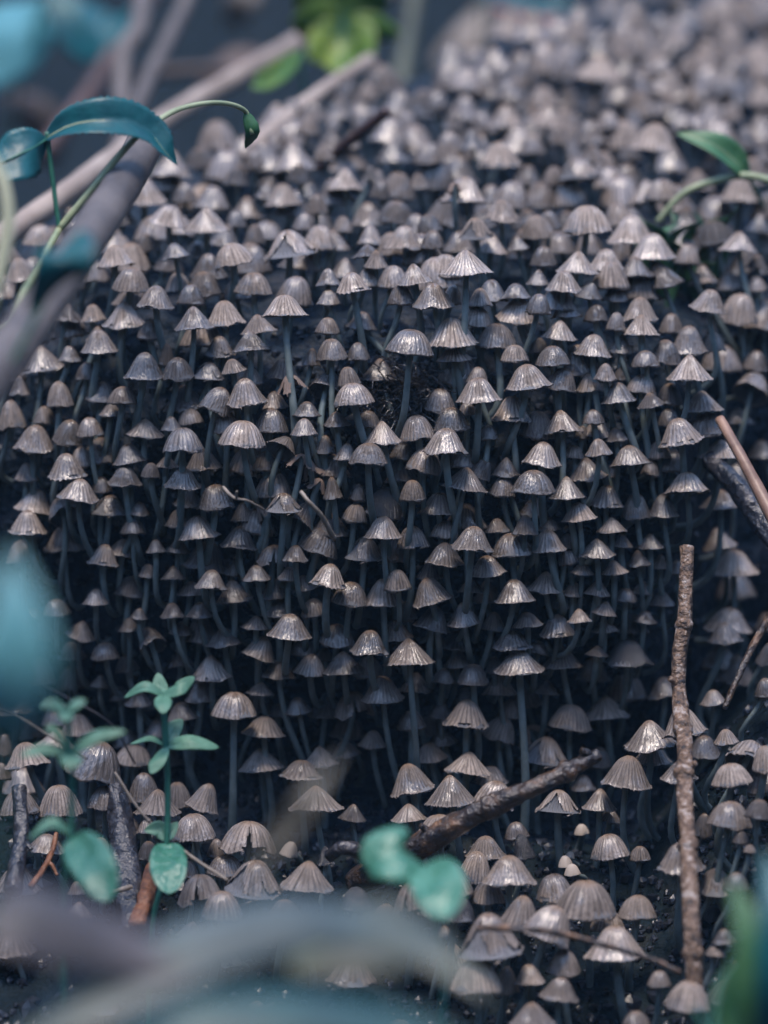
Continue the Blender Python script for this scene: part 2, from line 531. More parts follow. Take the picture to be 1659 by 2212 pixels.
FORMS = ['bell', 'dome', 'cone']
CAPS, GILLS, LOWCAPS = {}, {}, {}
for fi, f in enumerate(FORMS):
    CAPS[f], LOWCAPS[f] = [], []
    for j in range(6):
        nr = 22 + 2 * ((j * 3 + fi) % 5)
        arr = cap_arrays(f, nr, nr * 4, 15, 100 * fi + j, wave=0.02 + 0.013 * (j % 4), rib=0.040 + 0.006 * (j % 3), chew=0.10 if j == 5 else 0.0)
        me = bpy.data.meshes.new('cap_' + f)
        me.from_pydata([tuple(v) for v in arr[0]], [], arr[1])
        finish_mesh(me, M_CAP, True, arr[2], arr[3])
        CAPS[f].append(me)
        if j < 3:
            LOWCAPS[f].append(cap_arrays(f, 22 + 2 * j, 44 + 4 * j if False else (22 + 2 * j) * 2, 8, 300 + 10 * fi + j, wave=0.04, rib=0.03))
    ga = gill_arrays(f, 30)
    me = bpy.data.meshes.new('gills_' + f)
    me.from_pydata([tuple(v) for v in ga[0]], [], ga[1])
    finish_mesh(me, M_GILL, False)
    GILLS[f] = me
    GILLS[f + '_low'] = gill_arrays(f, 14, 2)
TORN = {}
for key, tear, form in (('s', [(-1.7, 0.16, 0.25, 1.0)], 'dome'), ('t', [(-2.3, 0.75, 0.25, 2.0), (-0.9, 0.25, 0.45, 5.0)], 'bell'),
                        ('c', [(-1.2, 0.85, 0.12, 3.0), (0.6, 0.5, 0.3, 6.0), (-2.6, 0.25, 0.3, 7.0)], 'bell')):
    arr = cap_arrays(form, 28, 112, 16, 900 + ord(key), wave=0.08, rib=0.03, tear=tear, chew=0.12)
    me = bpy.data.meshes.new('cap_torn')
    me.from_pydata([tuple(v) for v in arr[0]], [], arr[1])
    finish_mesh(me, M_CAP, True, arr[2], arr[3])
    TORN[key] = (me, form)

# ------------------------------------------------------------------ where the mushrooms stand
# Sightings read off enlarged views: x, margin, width, height, marks.  Marks: t torn, s split, c collapsed, u turned up,
# l / r leaning, k blackened, b button, T tall
VIEWS = {
 (0, 0): """740 765 170 110;810 645 140 100;625 880 180 110;725 975 175 85;895 1000 180 100;1020 985 100 75;1035 570 90 60;960 720 90 90;1100 730 90 80;1180 650 120 90;
1330 590 110 90;1260 520 110 90;1490 830 150 100;1225 890 150 90;1290 790 110 80;1590 440 90 80;1480 1010 90 75;1310 1000 100 80;1600 1060 120 85;1590 1115 140 60;1625 1160 120 80;
1255 1110 205 110 t;1015 1150 165 95;640 1090 110 80;500 1155 160 90;535 970 120 80;530 1080 90 60;760 1120 130 70;170 1065 130 90;85 1220 140 100;1420 1235 115 75;1370 930 100 90;
1100 1060 100 90;1380 1080 140 100;1600 780 80 60;1640 860 100 80;800 880 110 90;1020 800 110 80;1150 860 110 70;1400 700 100 70;1520 640 90 70;1440 560 80 60;1560 560 90 70;830 1010 90 60""",
 (1250, 0): """1470 120 160 120;1640 110 120 110;830 190 130 100;1030 190 130 100;1110 240 150 100;1270 200 130 110;480 320 170 110;700 310 170 120;930 340 200 100;90 350 200 160;350 400 140 100;
540 430 140 80;230 480 110 90;690 470 130 90;1190 310 140 80;1220 400 160 90;1310 330 100 90;1550 330 100 80;1500 210 130 90;970 560 120 80;530 550 150 90;700 550 170 90;900 500 90 70;1080 560 110 90;
1350 470 70 70;380 650 120 90;500 725 180 105;640 670 120 90;900 700 130 70;1165 650 195 110;840 780 180 90 t;975 820 130 90;1060 700 120 70;190 710 130 90;1200 865 150 85;1440 620 150 90;1560 640 120 90;
1640 680 60 80;1540 870 180 100;345 880 190 110;545 900 160 110;505 965 165 95;395 1030 140 85 t;720 1000 110 90;665 1030 140 95;880 1010 200 115;1015 980 120 95;1070 1055 190 120;1160 1125 190 110;
1310 1145 120 90;460 1098 140 90;85 1075 160 95;200 1010 120 85;210 1075 110 80;355 1190 215 105 T;265 1205 140 100;135 1230 150 85;580 1080 100 60;690 1155 120 90;835 1185 165 95;960 1170 150 90;
1530 1090 160 85;1610 1160 100 60;1620 1005 130 80;1350 1020 80 60;305 838 75 48 cT;100 560 100 80;60 640 90 70;300 560 110 80;430 560 100 80;760 620 110 80;1290 560 120 80;1450 420 120 90;1500 530 110 80;820 560 100 70;150 820 110 70;730 800 110 80""",
 (0, 900): """565 68 155 100;670 140 155 95;825 125 125 90;840 230 165 95;540 218 175 105;430 332 155 95;420 285 110 70;645 275 110 85;285 195 130 80;405 195 120 75;1095 78 150 90;1420 125 115 70;1525 72 150 85;
1230 180 185 95 T;1415 252 110 75;1120 248 150 80;975 210 160 100;1085 328 155 90;950 342 125 80 t;185 412 180 110;300 370 110 70;625 445 165 110;770 450 130 95;380 450 110 80;85 515 100 90;
720 390 70 100;900 450 140 75 t;1010 420 120 65;530 555 135 80;480 607 110 70;260 570 110 110;1065 555 165 110;1070 470 140 80;925 590 130 110 r;980 680 120 95;625 695 155 75;825 643 120 75;740 670 100 65;
1170 680 140 105;1190 575 120 80;1265 500 130 75 c;1400 510 130 90 u;1435 365 130 90;1345 390 90 80;1550 370 105 85;1530 560 165 95;1510 480 110 90;1325 610 130 70;1315 692 130 80;1455 650 120 65;
1590 655 115 75;1400 765 105 80;1495 800 115 80;1590 815 150 90;1653 731 160 100;1045 745 195 115;790 765 165 105;880 845 160 95;1145 845 125 90;150 757 170 110;290 728 120 105;190 640 100 80;390 698 125 90;
55 660 110 120;290 875 165 105;335 972 175 95;145 1023 165 100;565 812 140 85;720 830 110 55;540 905 140 85;440 940 95 75;650 875 90 70;790 915 145 85;355 825 110 90;115 885 110 80;475 1035 155 85 t;
600 1033 100 60;285 1050 135 100 u;120 1115 150 100;575 1118 120 75;675 1195 90 60;445 1252 130 90;100 1245 130 100;770 1085 120 80;935 1010 150 105;1050 1065 115 90;1180 960 150 110;860 1140 170 100;
1030 1180 155 95;770 1195 110 70;640 1300 95 60;750 1315 115 65;1180 1250 135 85 s;1275 1235 120 75;1280 1085 125 120 u;1370 1200 160 110 r;1440 965 90 100;1540 975 80 80;1530 1065 115 85;1658 1045 160 125 k;
1655 1137 155 95;1575 1230 165 100 t;1210 765 135 80 u;1300 830 140 60 c;1360 870 110 60 c;1160 1050 80 80 c;1225 1020 150 80 t;1360 930 100 60 c""",
 (1250, 900): """75 128 125 90;215 135 170 100;290 115 90 80;415 130 120 80;390 215 140 85;295 305 215 120;110 345 200 110;305 365 155 65;170 225 110 60;485 315 170 105;575 198 180 100;570 100 140 70;665 165 120 90;
755 275 150 80;790 182 135 80;775 65 150 85;880 95 130 75;1000 108 120 80;665 40 110 70;915 200 110 80;900 345 155 90;1025 330 120 80;1000 240 90 85;1110 255 145 85;1105 195 150 100;1240 250 110 90;1315 335 160 115;
730 390 140 85;670 335 90 70;565 375 130 80;625 490 190 105;760 495 130 95;890 500 125 80;955 450 110 75;1025 450 70 60;1015 548 140 85;1110 508 120 80 r;1155 565 130 65;1130 395 130 75;1215 380 130 100;
1320 455 180 110;1230 555 120 95;1375 585 170 85;1230 655 110 85;410 548 190 105;550 628 165 105;400 470 100 80;240 590 130 100;295 672 145 100;360 600 85 60;150 710 140 105;265 772 190 110;
75 800 115 85;170 845 145 100;770 683 165 100;905 640 100 65;855 705 70 60;1285 727 180 110;1395 690 150 100;1455 790 180 80;450 710 100 70;930 775 125 75;820 790 100 60;680 820 165 100;1005 713 110 60;1065 825 170 90;
1150 865 90 70;880 882 160 95;985 870 90 60;1190 790 110 80;525 865 125 85;410 875 90 85 r;345 930 190 100;510 955 120 90;645 943 175 100;790 970 150 100;1310 945 180 95;125 973 120 95;235 1040 170 100;
960 1003 150 95;845 1060 150 80;985 1110 140 70;1090 1050 115 105;1205 1045 130 100;610 1120 120 90;490 1110 115 65;715 1100 110 60;260 1135 130 80;125 1180 130 95;380 1190 175 105;555 1215 165 100;
710 1195 150 95;260 1250 160 95;205 1310 140 80;450 1295 155 85;800 1240 110 70;790 1170 80 60;920 1217 150 80;1020 1172 120 65;1100 1250 110 70;1190 1265 100 65;1150 1180 130 70;1270 1285 110 60;995 1290 130 65;
1455 1005 170 80;1450 1180 140 90;1510 1292 200 105;1400 150 150 90;1530 200 160 120;1610 70 100 70;1430 330 100 90;1600 410 120 90;1580 520 150 110 u;1530 640 140 70;1520 880 120 70 r""",
 (0, 1800): """415 230 120 75;245 275 130 75;345 370 130 75 r;310 460 135 80;455 465 130 80;550 518 105 75;560 345 100 65;600 288 80 50;745 285 110 70;825 188 130 65;910 163 135 85;1110 122 130 70;1005 100 95 70;
1015 215 155 95;865 283 125 70;785 355 120 60;665 420 115 110 u;970 410 155 80;1105 335 135 65;1115 463 145 100 r;785 500 125 75;915 550 165 105;870 650 130 95;1010 718 180 110 T;1125 620 135 65;1205 275 150 80;
1250 373 175 105;1320 165 120 70;1415 152 155 100;1360 280 120 85;1510 230 145 100;1455 408 150 95;1655 228 156 110;1595 445 160 105;1485 525 170 95;1340 530 140 90;1205 550 140 85;1245 130 100 70;1400 470 80 60;
1290 697 125 75;1200 712 90 60;1405 718 140 90;1530 712 160 105 s;1140 800 170 90;1385 930 145 90;1495 890 140 80;1610 845 130 80;1130 945 180 95;1300 985 180 85;1655 648 170 110;430 585 90 60;600 660 130 60;
575 930 160 95;790 730 150 80;520 640 100 60;60 700 170 120;160 570 150 110;260 750 160 90;240 855 150 90;400 990 230 170 r;120 935 185 110;20 880 70 100;5 985 90 80;340 790 150 90;550 840 130 80;680 800 130 80""",
 (1250, 1800): """60 165 120 95;210 220 160 110 l;205 340 150 105 r;105 297 90 90;60 385 130 90;110 497 205 120;345 312 140 95;470 338 120 85;620 325 140 70;565 220 170 100;695 175 150 90;815 193 100 70;
920 188 120 75;375 180 130 65;855 95 110 50;1040 215 110 65;1115 180 105 60;1200 232 120 65;845 305 115 65;950 273 120 65;750 365 150 95;955 345 120 60;1125 305 110 55;555 420 165 85;585 525 200 110;770 510 175 105;
900 557 140 100;1050 497 205 120 k;320 495 130 75;230 415 100 60;660 440 100 60;255 567 120 70;385 575 130 90;350 650 130 70;500 625 140 95;475 525 80 80;700 615 120 70;245 718 130 85;355 760 190 120;545 717 130 85;
490 812 140 100 r;800 772 170 110;960 725 195 100;135 605 140 85;120 765 130 85;255 830 130 60;200 905 150 80;360 965 190 100;460 1005 150 80;690 922 200 120 t;650 815 150 70 c;930 935 110 95;
860 1030 120 70;1045 1025 210 140;1155 855 225 125;1160 915 150 80;1300 800 190 125;1275 990 150 90;640 1015 90 80;1485 345 190 105;1475 390 140 85 T;1425 660 120 70;1450 510 140 100;1650 335 100 75;1640 490 70 100 r;
1650 630 100 90;1480 830 115 70;1560 940 180 130 u;1505 1010 160 95;1650 950 110 110;1220 630 150 90;920 450 110 50""",
 (0, 2500): """85 212 165 105;260 218 175 135;455 185 145 100;200 370 155 80;620 160 130 130;680 215 185 115;765 178 125 110;870 190 140 120 r;840 320 175 115;640 285 110 70;640 405 100 90;820 480 80 80;930 395 80 90;975 470 150 90;
1070 375 225 135 s;1365 200 215 115;1520 235 130 80;1095 555 240 150 t;870 600 180 130 s;960 660 170 120;1325 540 220 130;1245 385 75 65 b;1120 780 130 95 b;1000 865 80 80 b;1325 620 130 80;1540 620 130 100 k;1230 645 140 80;
340 650 130 75;430 395 130 90;330 550 80 60;820 740 130 80;1310 740 130 90;1410 425 70 80 k""",
 (1250, 2500): """125 118 180 130;290 168 205 130;470 183 165 120;110 240 150 80;240 308 180 100;750 207 175 105 t;930 190 140 95;975 235 110 60;855 290 60 45 b;575 312 110 80;980 403 160 110;1105 407 100 70;1490 267 175 115;1615 225 120 90;
1375 305 90 110;1540 330 80 60;1285 455 200 125;1580 370 60 40;385 510 140 140;270 568 220 155;540 517 210 130;450 595 140 105;305 665 160 110 k;440 400 160 100;145 650 190 150 s;740 585 160 120;585 710 180 150;690 770 200 170 r;
870 663 250 165;1095 663 150 105;965 720 140 100;1000 843 240 150;460 830 260 190 t;260 740 120 60;400 985 200 150;530 980 110 115;780 900 130 110;630 945 130 90;755 1010 150 100;1190 955 105 80;640 1130 190 110;1090 1130 130 80;
1310 1060 180 130;1520 540 120 90;1470 765 110 70;1430 820 90 50;1510 900 60 70;785 432 60 50 b;815 468 65 50 b;802 392 40 30 b;610 400 85 110 k""",
}
SC = 1250 / 1659 * (1659 / 2500)              # sighting-view pixels to picture-plane pixels
sight = []
for (ox, oy), txt in VIEWS.items():
    for ent in txt.replace('\n', '').split(';'):
        p = ent.split()
        if len(p) < 4:
            continue
        x, y, w, h = map(float, p[:4])
        sight.append(dict(u=x * SC + ox * 0.6636, v=y * SC + oy * 0.6636, w=w * SC, h=h * SC, m=p[4] if len(p) > 4 else ''))

def place(s, hh):
    """stand a cap on its sighting line, hh clear of the soil"""
    loc, nor = hit(s['u'], s['v'])
    if loc is None or loc.y > 4.7 or (loc.y > 0.5 and loc.x < lerp_tab(EDGE, loc.y) - 0.32):
        return False
    r = ray(s['u'], s['v'])
    d = (loc - CAM).length
    for _ in range(60):
        p = CAM + r * d
        q, n, i, dist = BVH.find_nearest(p)
        if dist >= hh or d < 9.0:
            break
        d -= 0.018
    s['d'] = d
    s['dmax'] = (loc - CAM).length - 0.03
    return True

rg = random.Random(5)
for s in sight:
    on_top = s['v'] < 680
    s['hh'] = (0.15 if on_top else 0.105) + 0.10 * (s['w'] * DIST / F_ - 0.10) / 0.06 * 0.5 + rg.uniform(-0.02, 0.03)
    s['hh'] = max(0.07, s['hh'])
    if s['v'] > 1560:
        s['hh'] += 0.05
    if 'T' in s['m']:
        s['hh'] += 0.08
    if 'b' in s['m']:
        s['hh'] = 0.05
    s['ok'] = place(s, s['hh'])
sight = [s for s in sight if s['ok']]
# keep neighbouring caps from growing through each other: slide along the sighting line
for it in range(14):
    for i, a in enumerate(sight):
        for b in sight[i + 1:]:
            if abs(a['u'] - b['u']) > 120 or abs(a['v'] - b['v']) > 110:
                continue
            ra, rb = a['w'] / 2 * a['d'] / F_, b['w'] / 2 * b['d'] / F_
            du = abs(a['u'] - b['u']) - (a['w'] + b['w']) * 0.46
            lo = max(a['v'] - a['h'], b['v'] - b['h'])
            hi_ = min(a['v'], b['v'])
            if du > 0 or hi_ - lo < 3:
                continue
            need = (ra + rb) * 0.80
            dd = a['d'] - b['d']
            if abs(dd) < need:
                push = (need - abs(dd)) * 0.5
                sgn = 1 if (dd > 0 or (dd == 0 and a['w'] < b['w'])) else -1
                a['d'] = max(9.2, min(a['d'] + sgn * push, a['dmax']))
                b['d'] = max(9.2, min(b['d'] - sgn * push, b['dmax']))

def stem_path(top, axis, L, rgn, n=9, tall=False):
    below = top + Vector((rgn.uniform(-0.05, 0.05), 0.05 + rgn.uniform(0, 0.05), -L))
    q, nor, i, dist = BVH.find_nearest(below)
    d2 = (top - q).length
    if d2 > L * 1.9:
        L2 = d2 * 0.8
    else:
        L2 = d2
    p0 = q - nor * 0.03
    side = nor * (0.42 if nor.z < 0.6 else 0.30) * L2 + Vector((rgn.uniform(-.04, .04), rgn.uniform(-.02, .02), 0))
    p1 = q + side
    p2 = top - axis * L2 * 0.48
    out = []
    for k in range(n + 1):
        t = k / n
        out.append(p0 * (1 - t) ** 3 + p1 * 3 * t * (1 - t) ** 2 + p2 * 3 * t * t * (1 - t) + top * t ** 3)
    return out

def axis_of(s, rgn):
    tx, ty = rgn.gauss(0, 0.085), rgn.gauss(-0.01, 0.05)
    if 'l' in s['m']: tx -= 0.28
    if 'r' in s['m']: tx += 0.30
    if 'u' in s['m']:
        tx += rgn.choice([-0.5, 0.45]); ty += 0.75
    if 'c' in s['m']:
        tx += rgn.uniform(-0.6, 0.6); ty += rgn.uniform(-0.5, 0.5)
    return Vector((tx, ty, 1)).normalized()

def frame(axis, spin):
    z = axis
    x = Vector((1, 0, 0)); x = (x - z * x.dot(z)).normalized()
    y = z.cross(x)
    m = Matrix((x, y, z)).transposed()
    return m @ Matrix.Rotation(spin, 3, 'Z')

# ---- which ones are things of their own: the largest and the odd ones
for s in sight:
    s['score'] = s['w'] * s['h'] + (1e5 if s['m'] else 0)
    if s['u'] < -20 or s['u'] > 1690 or s['v'] > 2260:
        s['score'] *= 0.3
sight.sort(key=lambda s: -s['score'])
SINGLES, REST = sight[:305], sight[305:]

LANDMARKS = [(1478, 1500, 150, 380, 'beside the upright bare twig'), (1040, 1760, 150, 70, 'along the leaning wet twig'), (360, 1640, 110, 210, 'behind the sharp green seedling'),
             (150, 1720, 110, 180, 'behind the blurred green seedling'), (870, 900, 100, 75, 'around the bare black soil patch'), (640, 1030, 125, 95, 'in the patch of torn dried caps'),
             (1250, 2030, 240, 60, 'along the thin fallen twig'), (720, 1800, 170, 130, 'in front of the dark hollow'), (775, 290, 100, 80, 'beside the short dark stick on top'),
             (1530, 350, 130, 90, 'by the green leaf on top'), (230, 320, 190, 90, 'by the arched serrated leaf'), (60, 1380, 130, 160, 'by the blurred teal leaf'),
             (1600, 1040, 80, 140, 'by the broken brown stick'), (900, 1900, 130, 100, 'beside the round green seed leaves'), (640, 2030, 220, 90, 'above the pale curved dead leaf'),
             (1600, 2000, 90, 170, 'by the blurred green clump')]

ODD = [(o, {'s': 'the split mushroom', 't': 'the torn mushroom', 'u': 'the tipped-over mushroom', 'k': 'the blackened mushroom', 'T': 'the tall mushroom', 'l': 'the leaning mushroom', 'r': 'the leaning mushroom', 'c': 'the collapsed cap'}[o['m'][0]])
       for o in SINGLES if o['m'] and o['m'][0] != 'b']

def region(s):
    r = region_(s)
    if not s['m']:
        near = [(math.hypot(o['u'] - s['u'], o['v'] - s['v']), t) for o, t in ODD]
        near = min(near) if near else (999, '')
        if near[0] < 82:
            v = s['v']
            for txt in [l[4] for l in LANDMARKS]:
                if r == txt:
                    return r + ' by ' + near[1].replace('the ', 'a ', 1)
            z = 'on the mound top' if v < 560 else 'on the crest' if v < 730 else 'high on the steep face' if v < 1060 else 'midway down the steep face' if v < 1330 else 'low on the steep face' if v < 1640 else 'at the mound foot'
            return 'next to ' + near[1] + ' ' + z
    return r

def region_(s):
    u, v = s['u'], s['v']
    best = None
    for (a, b, ra, rb, txt) in LANDMARKS:
        d = ((u - a) / ra) ** 2 + ((v - s['h'] / 2 - b) / rb) ** 2
        if d < 1 and (best is None or d < best[0]):
            best = (d, txt)
    if best:
        return best[1]
    if v < 330: return 'far back on the mound top'
    if v < 560: return 'midway back on the mound top' + (' toward the leaf sprig' if u < 700 else ' toward the grass')
    if v < 730: return 'on the mound crest' + (' toward the leaf sprig' if u < 560 else ' toward the grass' if u > 1150 else ' above the soil patch')
    if v < 1060: return 'high on the steep face' + (' toward the leaf sprig' if u < 560 else ' toward the broken stick' if u > 1150 else ' near the soil patch')
    if v < 1330: return 'midway down the steep face' + (' toward the teal leaf' if u < 560 else ' toward the upright twig' if u > 1080 else ' below the torn caps')
    if v < 1640: return 'low on the steep face' + (' toward the seedlings' if u < 620 else ' toward the upright twig' if u > 1080 else ' above the hollow')
    if u > 1500: return 'on the bank beyond the upright twig'
    if u < 700: return 'at the mound foot among the seedlings'
    return 'at the mound foot below the leaning twig' if u < 1250 else 'at the mound foot before the upright twig'

def describe(s, form, size, tone, wet):
    m = s['m']
    reg = region(s)
    sz = 'large' if size > 0.162 else 'medium' if size > 0.122 else 'small'
    shape = {'bell': 'bell-shaped', 'dome': 'domed', 'cone': 'cone-shaped'}[form]
    if 'b' in m: return 'tiny pale button mushroom ' + reg, reg
    if 'k' in m: return sz + ' blackened glossy mushroom ' + reg, reg
    if 'c' in m: return sz + ' collapsed ragged mushroom cap ' + reg, reg
    if 'u' in m: return sz + ' tipped-over fan-like mushroom ' + reg, reg
    if 's' in m: return sz + ' domed mushroom with split cap ' + reg, reg
    if 't' in m: return sz + ' torn bell-shaped mushroom ' + reg, reg
    lean = ' leaning' if ('l' in m or 'r' in m) else ''
    tall = ' tall' if 'T' in m else ''
    tn = ' pale' if tone > 0.66 else ' dark' if tone < 0.36 else ' grey-brown'
    gl = ' glossy' if wet > 0.62 else ''
    return f'{sz}{tall}{lean}{tn}{gl} {shape} mushroom {reg}'.replace('grey-brown', 'brown'), reg

def cap_form(s, rgn):
    ar = s['h'] / s['w']
    x = rgn.random()
    if ar > 0.68: return 'dome' if x < 0.75 else 'bell'
    if ar < 0.55: return 'cone' if x < 0.45 else 'bell'
    return 'bell' if x < 0.5 else 'dome' if x < 0.72 else 'cone'

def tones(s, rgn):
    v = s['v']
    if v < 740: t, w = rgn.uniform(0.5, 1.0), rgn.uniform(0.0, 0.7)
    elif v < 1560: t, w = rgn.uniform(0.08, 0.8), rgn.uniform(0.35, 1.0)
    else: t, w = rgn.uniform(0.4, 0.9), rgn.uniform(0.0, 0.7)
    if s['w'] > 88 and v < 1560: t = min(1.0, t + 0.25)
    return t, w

def build_single(k, s):
    rgn = random.Random(k * 7 + 3)
    p = CAM + ray(s['u'], s['v']) * s['d']
    rad = s['w'] / 2 * s['d'] / F_ * 1.11
    hgt = s['h'] * s['d'] / F_ * 1.06
    m = s['m']
    form = cap_form(s, rgn)
    if 's' in m: cm, form = TORN['s']
    elif 't' in m: cm, form = TORN['t']
    elif 'c' in m: cm, form = TORN['c']
    else: cm = CAPS[form][rgn.randrange(6)]
    axis = axis_of(s, rgn)
    rot = frame(axis, rgn.uniform(-0.5, 0.5) if m else rgn.uniform(0, 6.28))
    # the lowest point seen is the front of the rim: its centre lies a little higher
    sin_v = max(0.0, -ray(s['u'], s['v']).z)
    hgt = max(0.5 * rad, (hgt - rad * sin_v) / math.sqrt(1 - sin_v ** 2))
    ctr = p + UP * rad * sin_v
    top = ctr + axis * hgt * 0.72
    L = (0.20 + 0.9 * rad) * rgn.uniform(0.9, 1.2) + (0.12 if 'T' in m else 0)
    if 'b' in m: L = 0.05
    path = stem_path(top, axis, L, rgn)
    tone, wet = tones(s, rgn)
    label, reg = describe(s, form, rad * 2, tone, wet)
    root = empty('mushroom', path[0])
    tag(root, label, 'mushroom', 'mushrooms ' + reg)
    inv = root.location
    def child(name, me, mat=None):
        o = link(name, me, root)
        M4 = (rot @ Matrix.Diagonal((rad, rad, hgt))).to_4x4()
        o.matrix_local = Matrix.Translation(ctr - inv) @ M4
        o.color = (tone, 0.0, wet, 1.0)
        return o
    if 'b' in m:
        me = CAPS['dome'][0].copy(); me.materials.clear(); me.materials.append(M_BUTTON); child('cap', me)
    elif 'k' in m:
        me = cm.copy(); me.materials.clear(); me.materials.append(M_ROT); child('cap', me)
    elif 'c' in m:
        me = cm.copy(); me.materials.clear(); me.materials.append(M_TORN); child('cap', me)
    else:
        child('cap', cm)
    if 'c' not in m and 's' not in m:
        child('gills', GILLS[form])
    r0 = (0.0078 + 0.022 * rad) * rgn.uniform(0.85, 1.15)
    radii = [r0 * (1.25 - 0.4 * i / 9) for i in range(10)]
    V, Fc = tube_data([q - inv for q in path], radii, 8, cap=False)
    mesh_obj('stem', V, Fc, M_STEM, root)

for k, s in enumerate(SINGLES):
    build_single(k, s)

# ---- everything smaller, and the throng behind, as one mass
rg = random.Random(77)
fill = list(REST)
cells = {}
def crowd(u, v, w):
    """spacing wanted at this place, or None where the soil is bare"""
    if v < 650:
        # left border of the mushroom cover
        lim = lerp_tab([(20, 1130), (130, 800), (280, 330), (530, 20), (700, -300)], v)
        if u < lim: return None
        return 57 if v > 350 else 50
    if v < 1600:
        if 1400 < u < 1570 and v > 1050: return None
        if ((u - 870) / 70) ** 2 + ((v - 870) / 45) ** 2 < 1: return None
        if ((u - 240) / 200) ** 2 + ((v - 1180) / 70) ** 2 < 1: return 90
        return 150
    if 380 < u < 960 and v < 1900: return None
    if 1000 < u < 1500 and v > 1600: return None
    return 170
tries = []
for _ in range(9000):
    u, v = rg.uniform(-350, 2000), rg.uniform(10, 2330)
    sp = crowd(u, v, 0)
    if sp is None:
        continue
    big = rg.uniform(66, 104) * (1.12 if v > 1650 or v < 400 else 1.0)
    ck = (int(u // 40), int(v // 40))
    bad = False
    for di in range(-3, 4):
        for dj in range(-3, 4):
            for (a, b, sp2) in cells.get((ck[0] + di, ck[1] + dj), ()):
                if (a - u) ** 2 + ((b - v) * 1.35) ** 2 < ((sp + sp2) / 2) ** 2:
                    bad = True
    if bad:
        continue
    inside = any(((s['u'] - u) / (s['w'] * (0.62 if v > 680 else 0.42))) ** 2 + ((s['v'] - v) / (s['h'] * (0.85 if v > 680 else 0.5))) ** 2 < 1 for s in sight)
    if inside:
        continue
    cells.setdefault(ck, []).append((u, v, sp))
    s = dict(u=u, v=v, w=big, h=big * rg.uniform(0.55, 0.72), m='')
    if place(s, rg.uniform(0.02, 0.05) if v > 680 else rg.uniform(0.05, 0.11)):
        fill.append(s)

NV, NF, NU, NG, NM = [], [], [], [], []
count = 0
def push(V, Fc, U, G, mi):
    global count
    NV.append(V); NU.append(U); NG.append(G)
    NF.extend([tuple(i + count for i in f) for f in Fc]); NM.extend([mi] * len(Fc))
    count += len(V)
for k, s in enumerate(fill):
    rgn = random.Random(k * 13 + 1)
    p = CAM + ray(s['u'], s['v']) * s['d']
    rad = s['w'] / 2 * s['d'] / F_
    hgt = s['h'] * s['d'] / F_
    form = cap_form(s, rgn)
    axis = axis_of(s, rgn)
    rot = np.array(frame(axis, rgn.uniform(0, 6.28)))
    sin_v = max(0.0, -ray(s['u'], s['v']).z)
    hgt = max(0.5 * rad, hgt - rad * sin_v)
    ctr = np.array(p + UP * rad * sin_v)
    A = LOWCAPS[form][rgn.randrange(3)]
    push((A[0] * np.array((rad, rad, hgt))) @ rot.T + ctr, A[1], A[2], A[3], 0)
    Gm = GILLS[form + '_low']
    push((Gm[0] * np.array((rad, rad, hgt))) @ rot.T + ctr, Gm[1], np.zeros((len(Gm[0]), 2)), np.zeros(len(Gm[0])), 1)
    top = Vector(ctr) + axis * hgt * 0.7
    path = stem_path(top, axis, (0.18 + 0.9 * rad) * rgn.uniform(0.9, 1.15), rgn, 6)
    V, Fc = tube_data(path, (0.0075 + 0.02 * rad) * rgn.uniform(0.85, 1.1), 6, cap=False)
    V = np.array([tuple(q) for q in V])
    push(V, Fc, np.zeros((len(V), 2)), np.zeros(len(V)), 2)
me = bpy.data.meshes.new('mushroom_throng')
me.from_pydata(np.concatenate(NV).tolist(), [], NF)
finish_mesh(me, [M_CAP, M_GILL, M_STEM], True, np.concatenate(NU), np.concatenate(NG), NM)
throng = link('mushroom_throng', me)
throng.color = (0.1, 1.0, 0.0, 1.0)
tag(throng, 'throng of small ribbed mushrooms filling the gaps on the mound', 'mushrooms', kind='stuff')

# ------------------------------------------------------------------ soil crumbs and litter
def lump_data(c, r, rgn, flat=1.0):
    V = []
    a = [(0, 0, 1), (0, 0, -1)] + [(math.cos(i * 1.2566), math.sin(i * 1.2566), 0.5) for i in range(5)] + [(math.cos(i * 1.2566 + .63), math.sin(i * 1.2566 + .63), -0.5) for i in range(5)]
    for x, y, z in a:
        s = r * rgn.uniform(0.6, 1.2)
        V.append((c.x + x * s, c.y + y * s, c.z + z * s * flat))
    Fc = []
    for i in range(5):
        j = (i + 1) % 5
        Fc += [(0, 2 + i, 2 + j), (1, 7 + j, 7 + i), (2 + i, 7 + i, 2 + j), (2 + j, 7 + i, 7 + j)]
    return V, Fc
V_, F2 = [], []
rg = random.Random(3)
for _ in range(9000):
    u, v = rg.uniform(-300, 1950), rg.uniform(700, 2300)
    if v < 1600 and rg.random() < 0.6:
        u, v = rg.gauss(875, 50), rg.gauss(880, 38)
    loc, nor = hit(u, v)
    if loc is None or loc.y > 2: continue
    V, Fc = lump_data(loc + nor * 0.003, rg.uniform(0.004, 0.016) * (1 + (rg.random() < 0.05)), rg)
    o_ = len(V_)
    V_ += V; F2 += [tuple(i + o_ for i in f) for f in Fc]
tag(mesh_obj('soil_crumbs', V_, F2, M_CRUMB, smooth=False), 'black wet soil crumbs lying on the mound and ground', 'soil', kind='stuff')

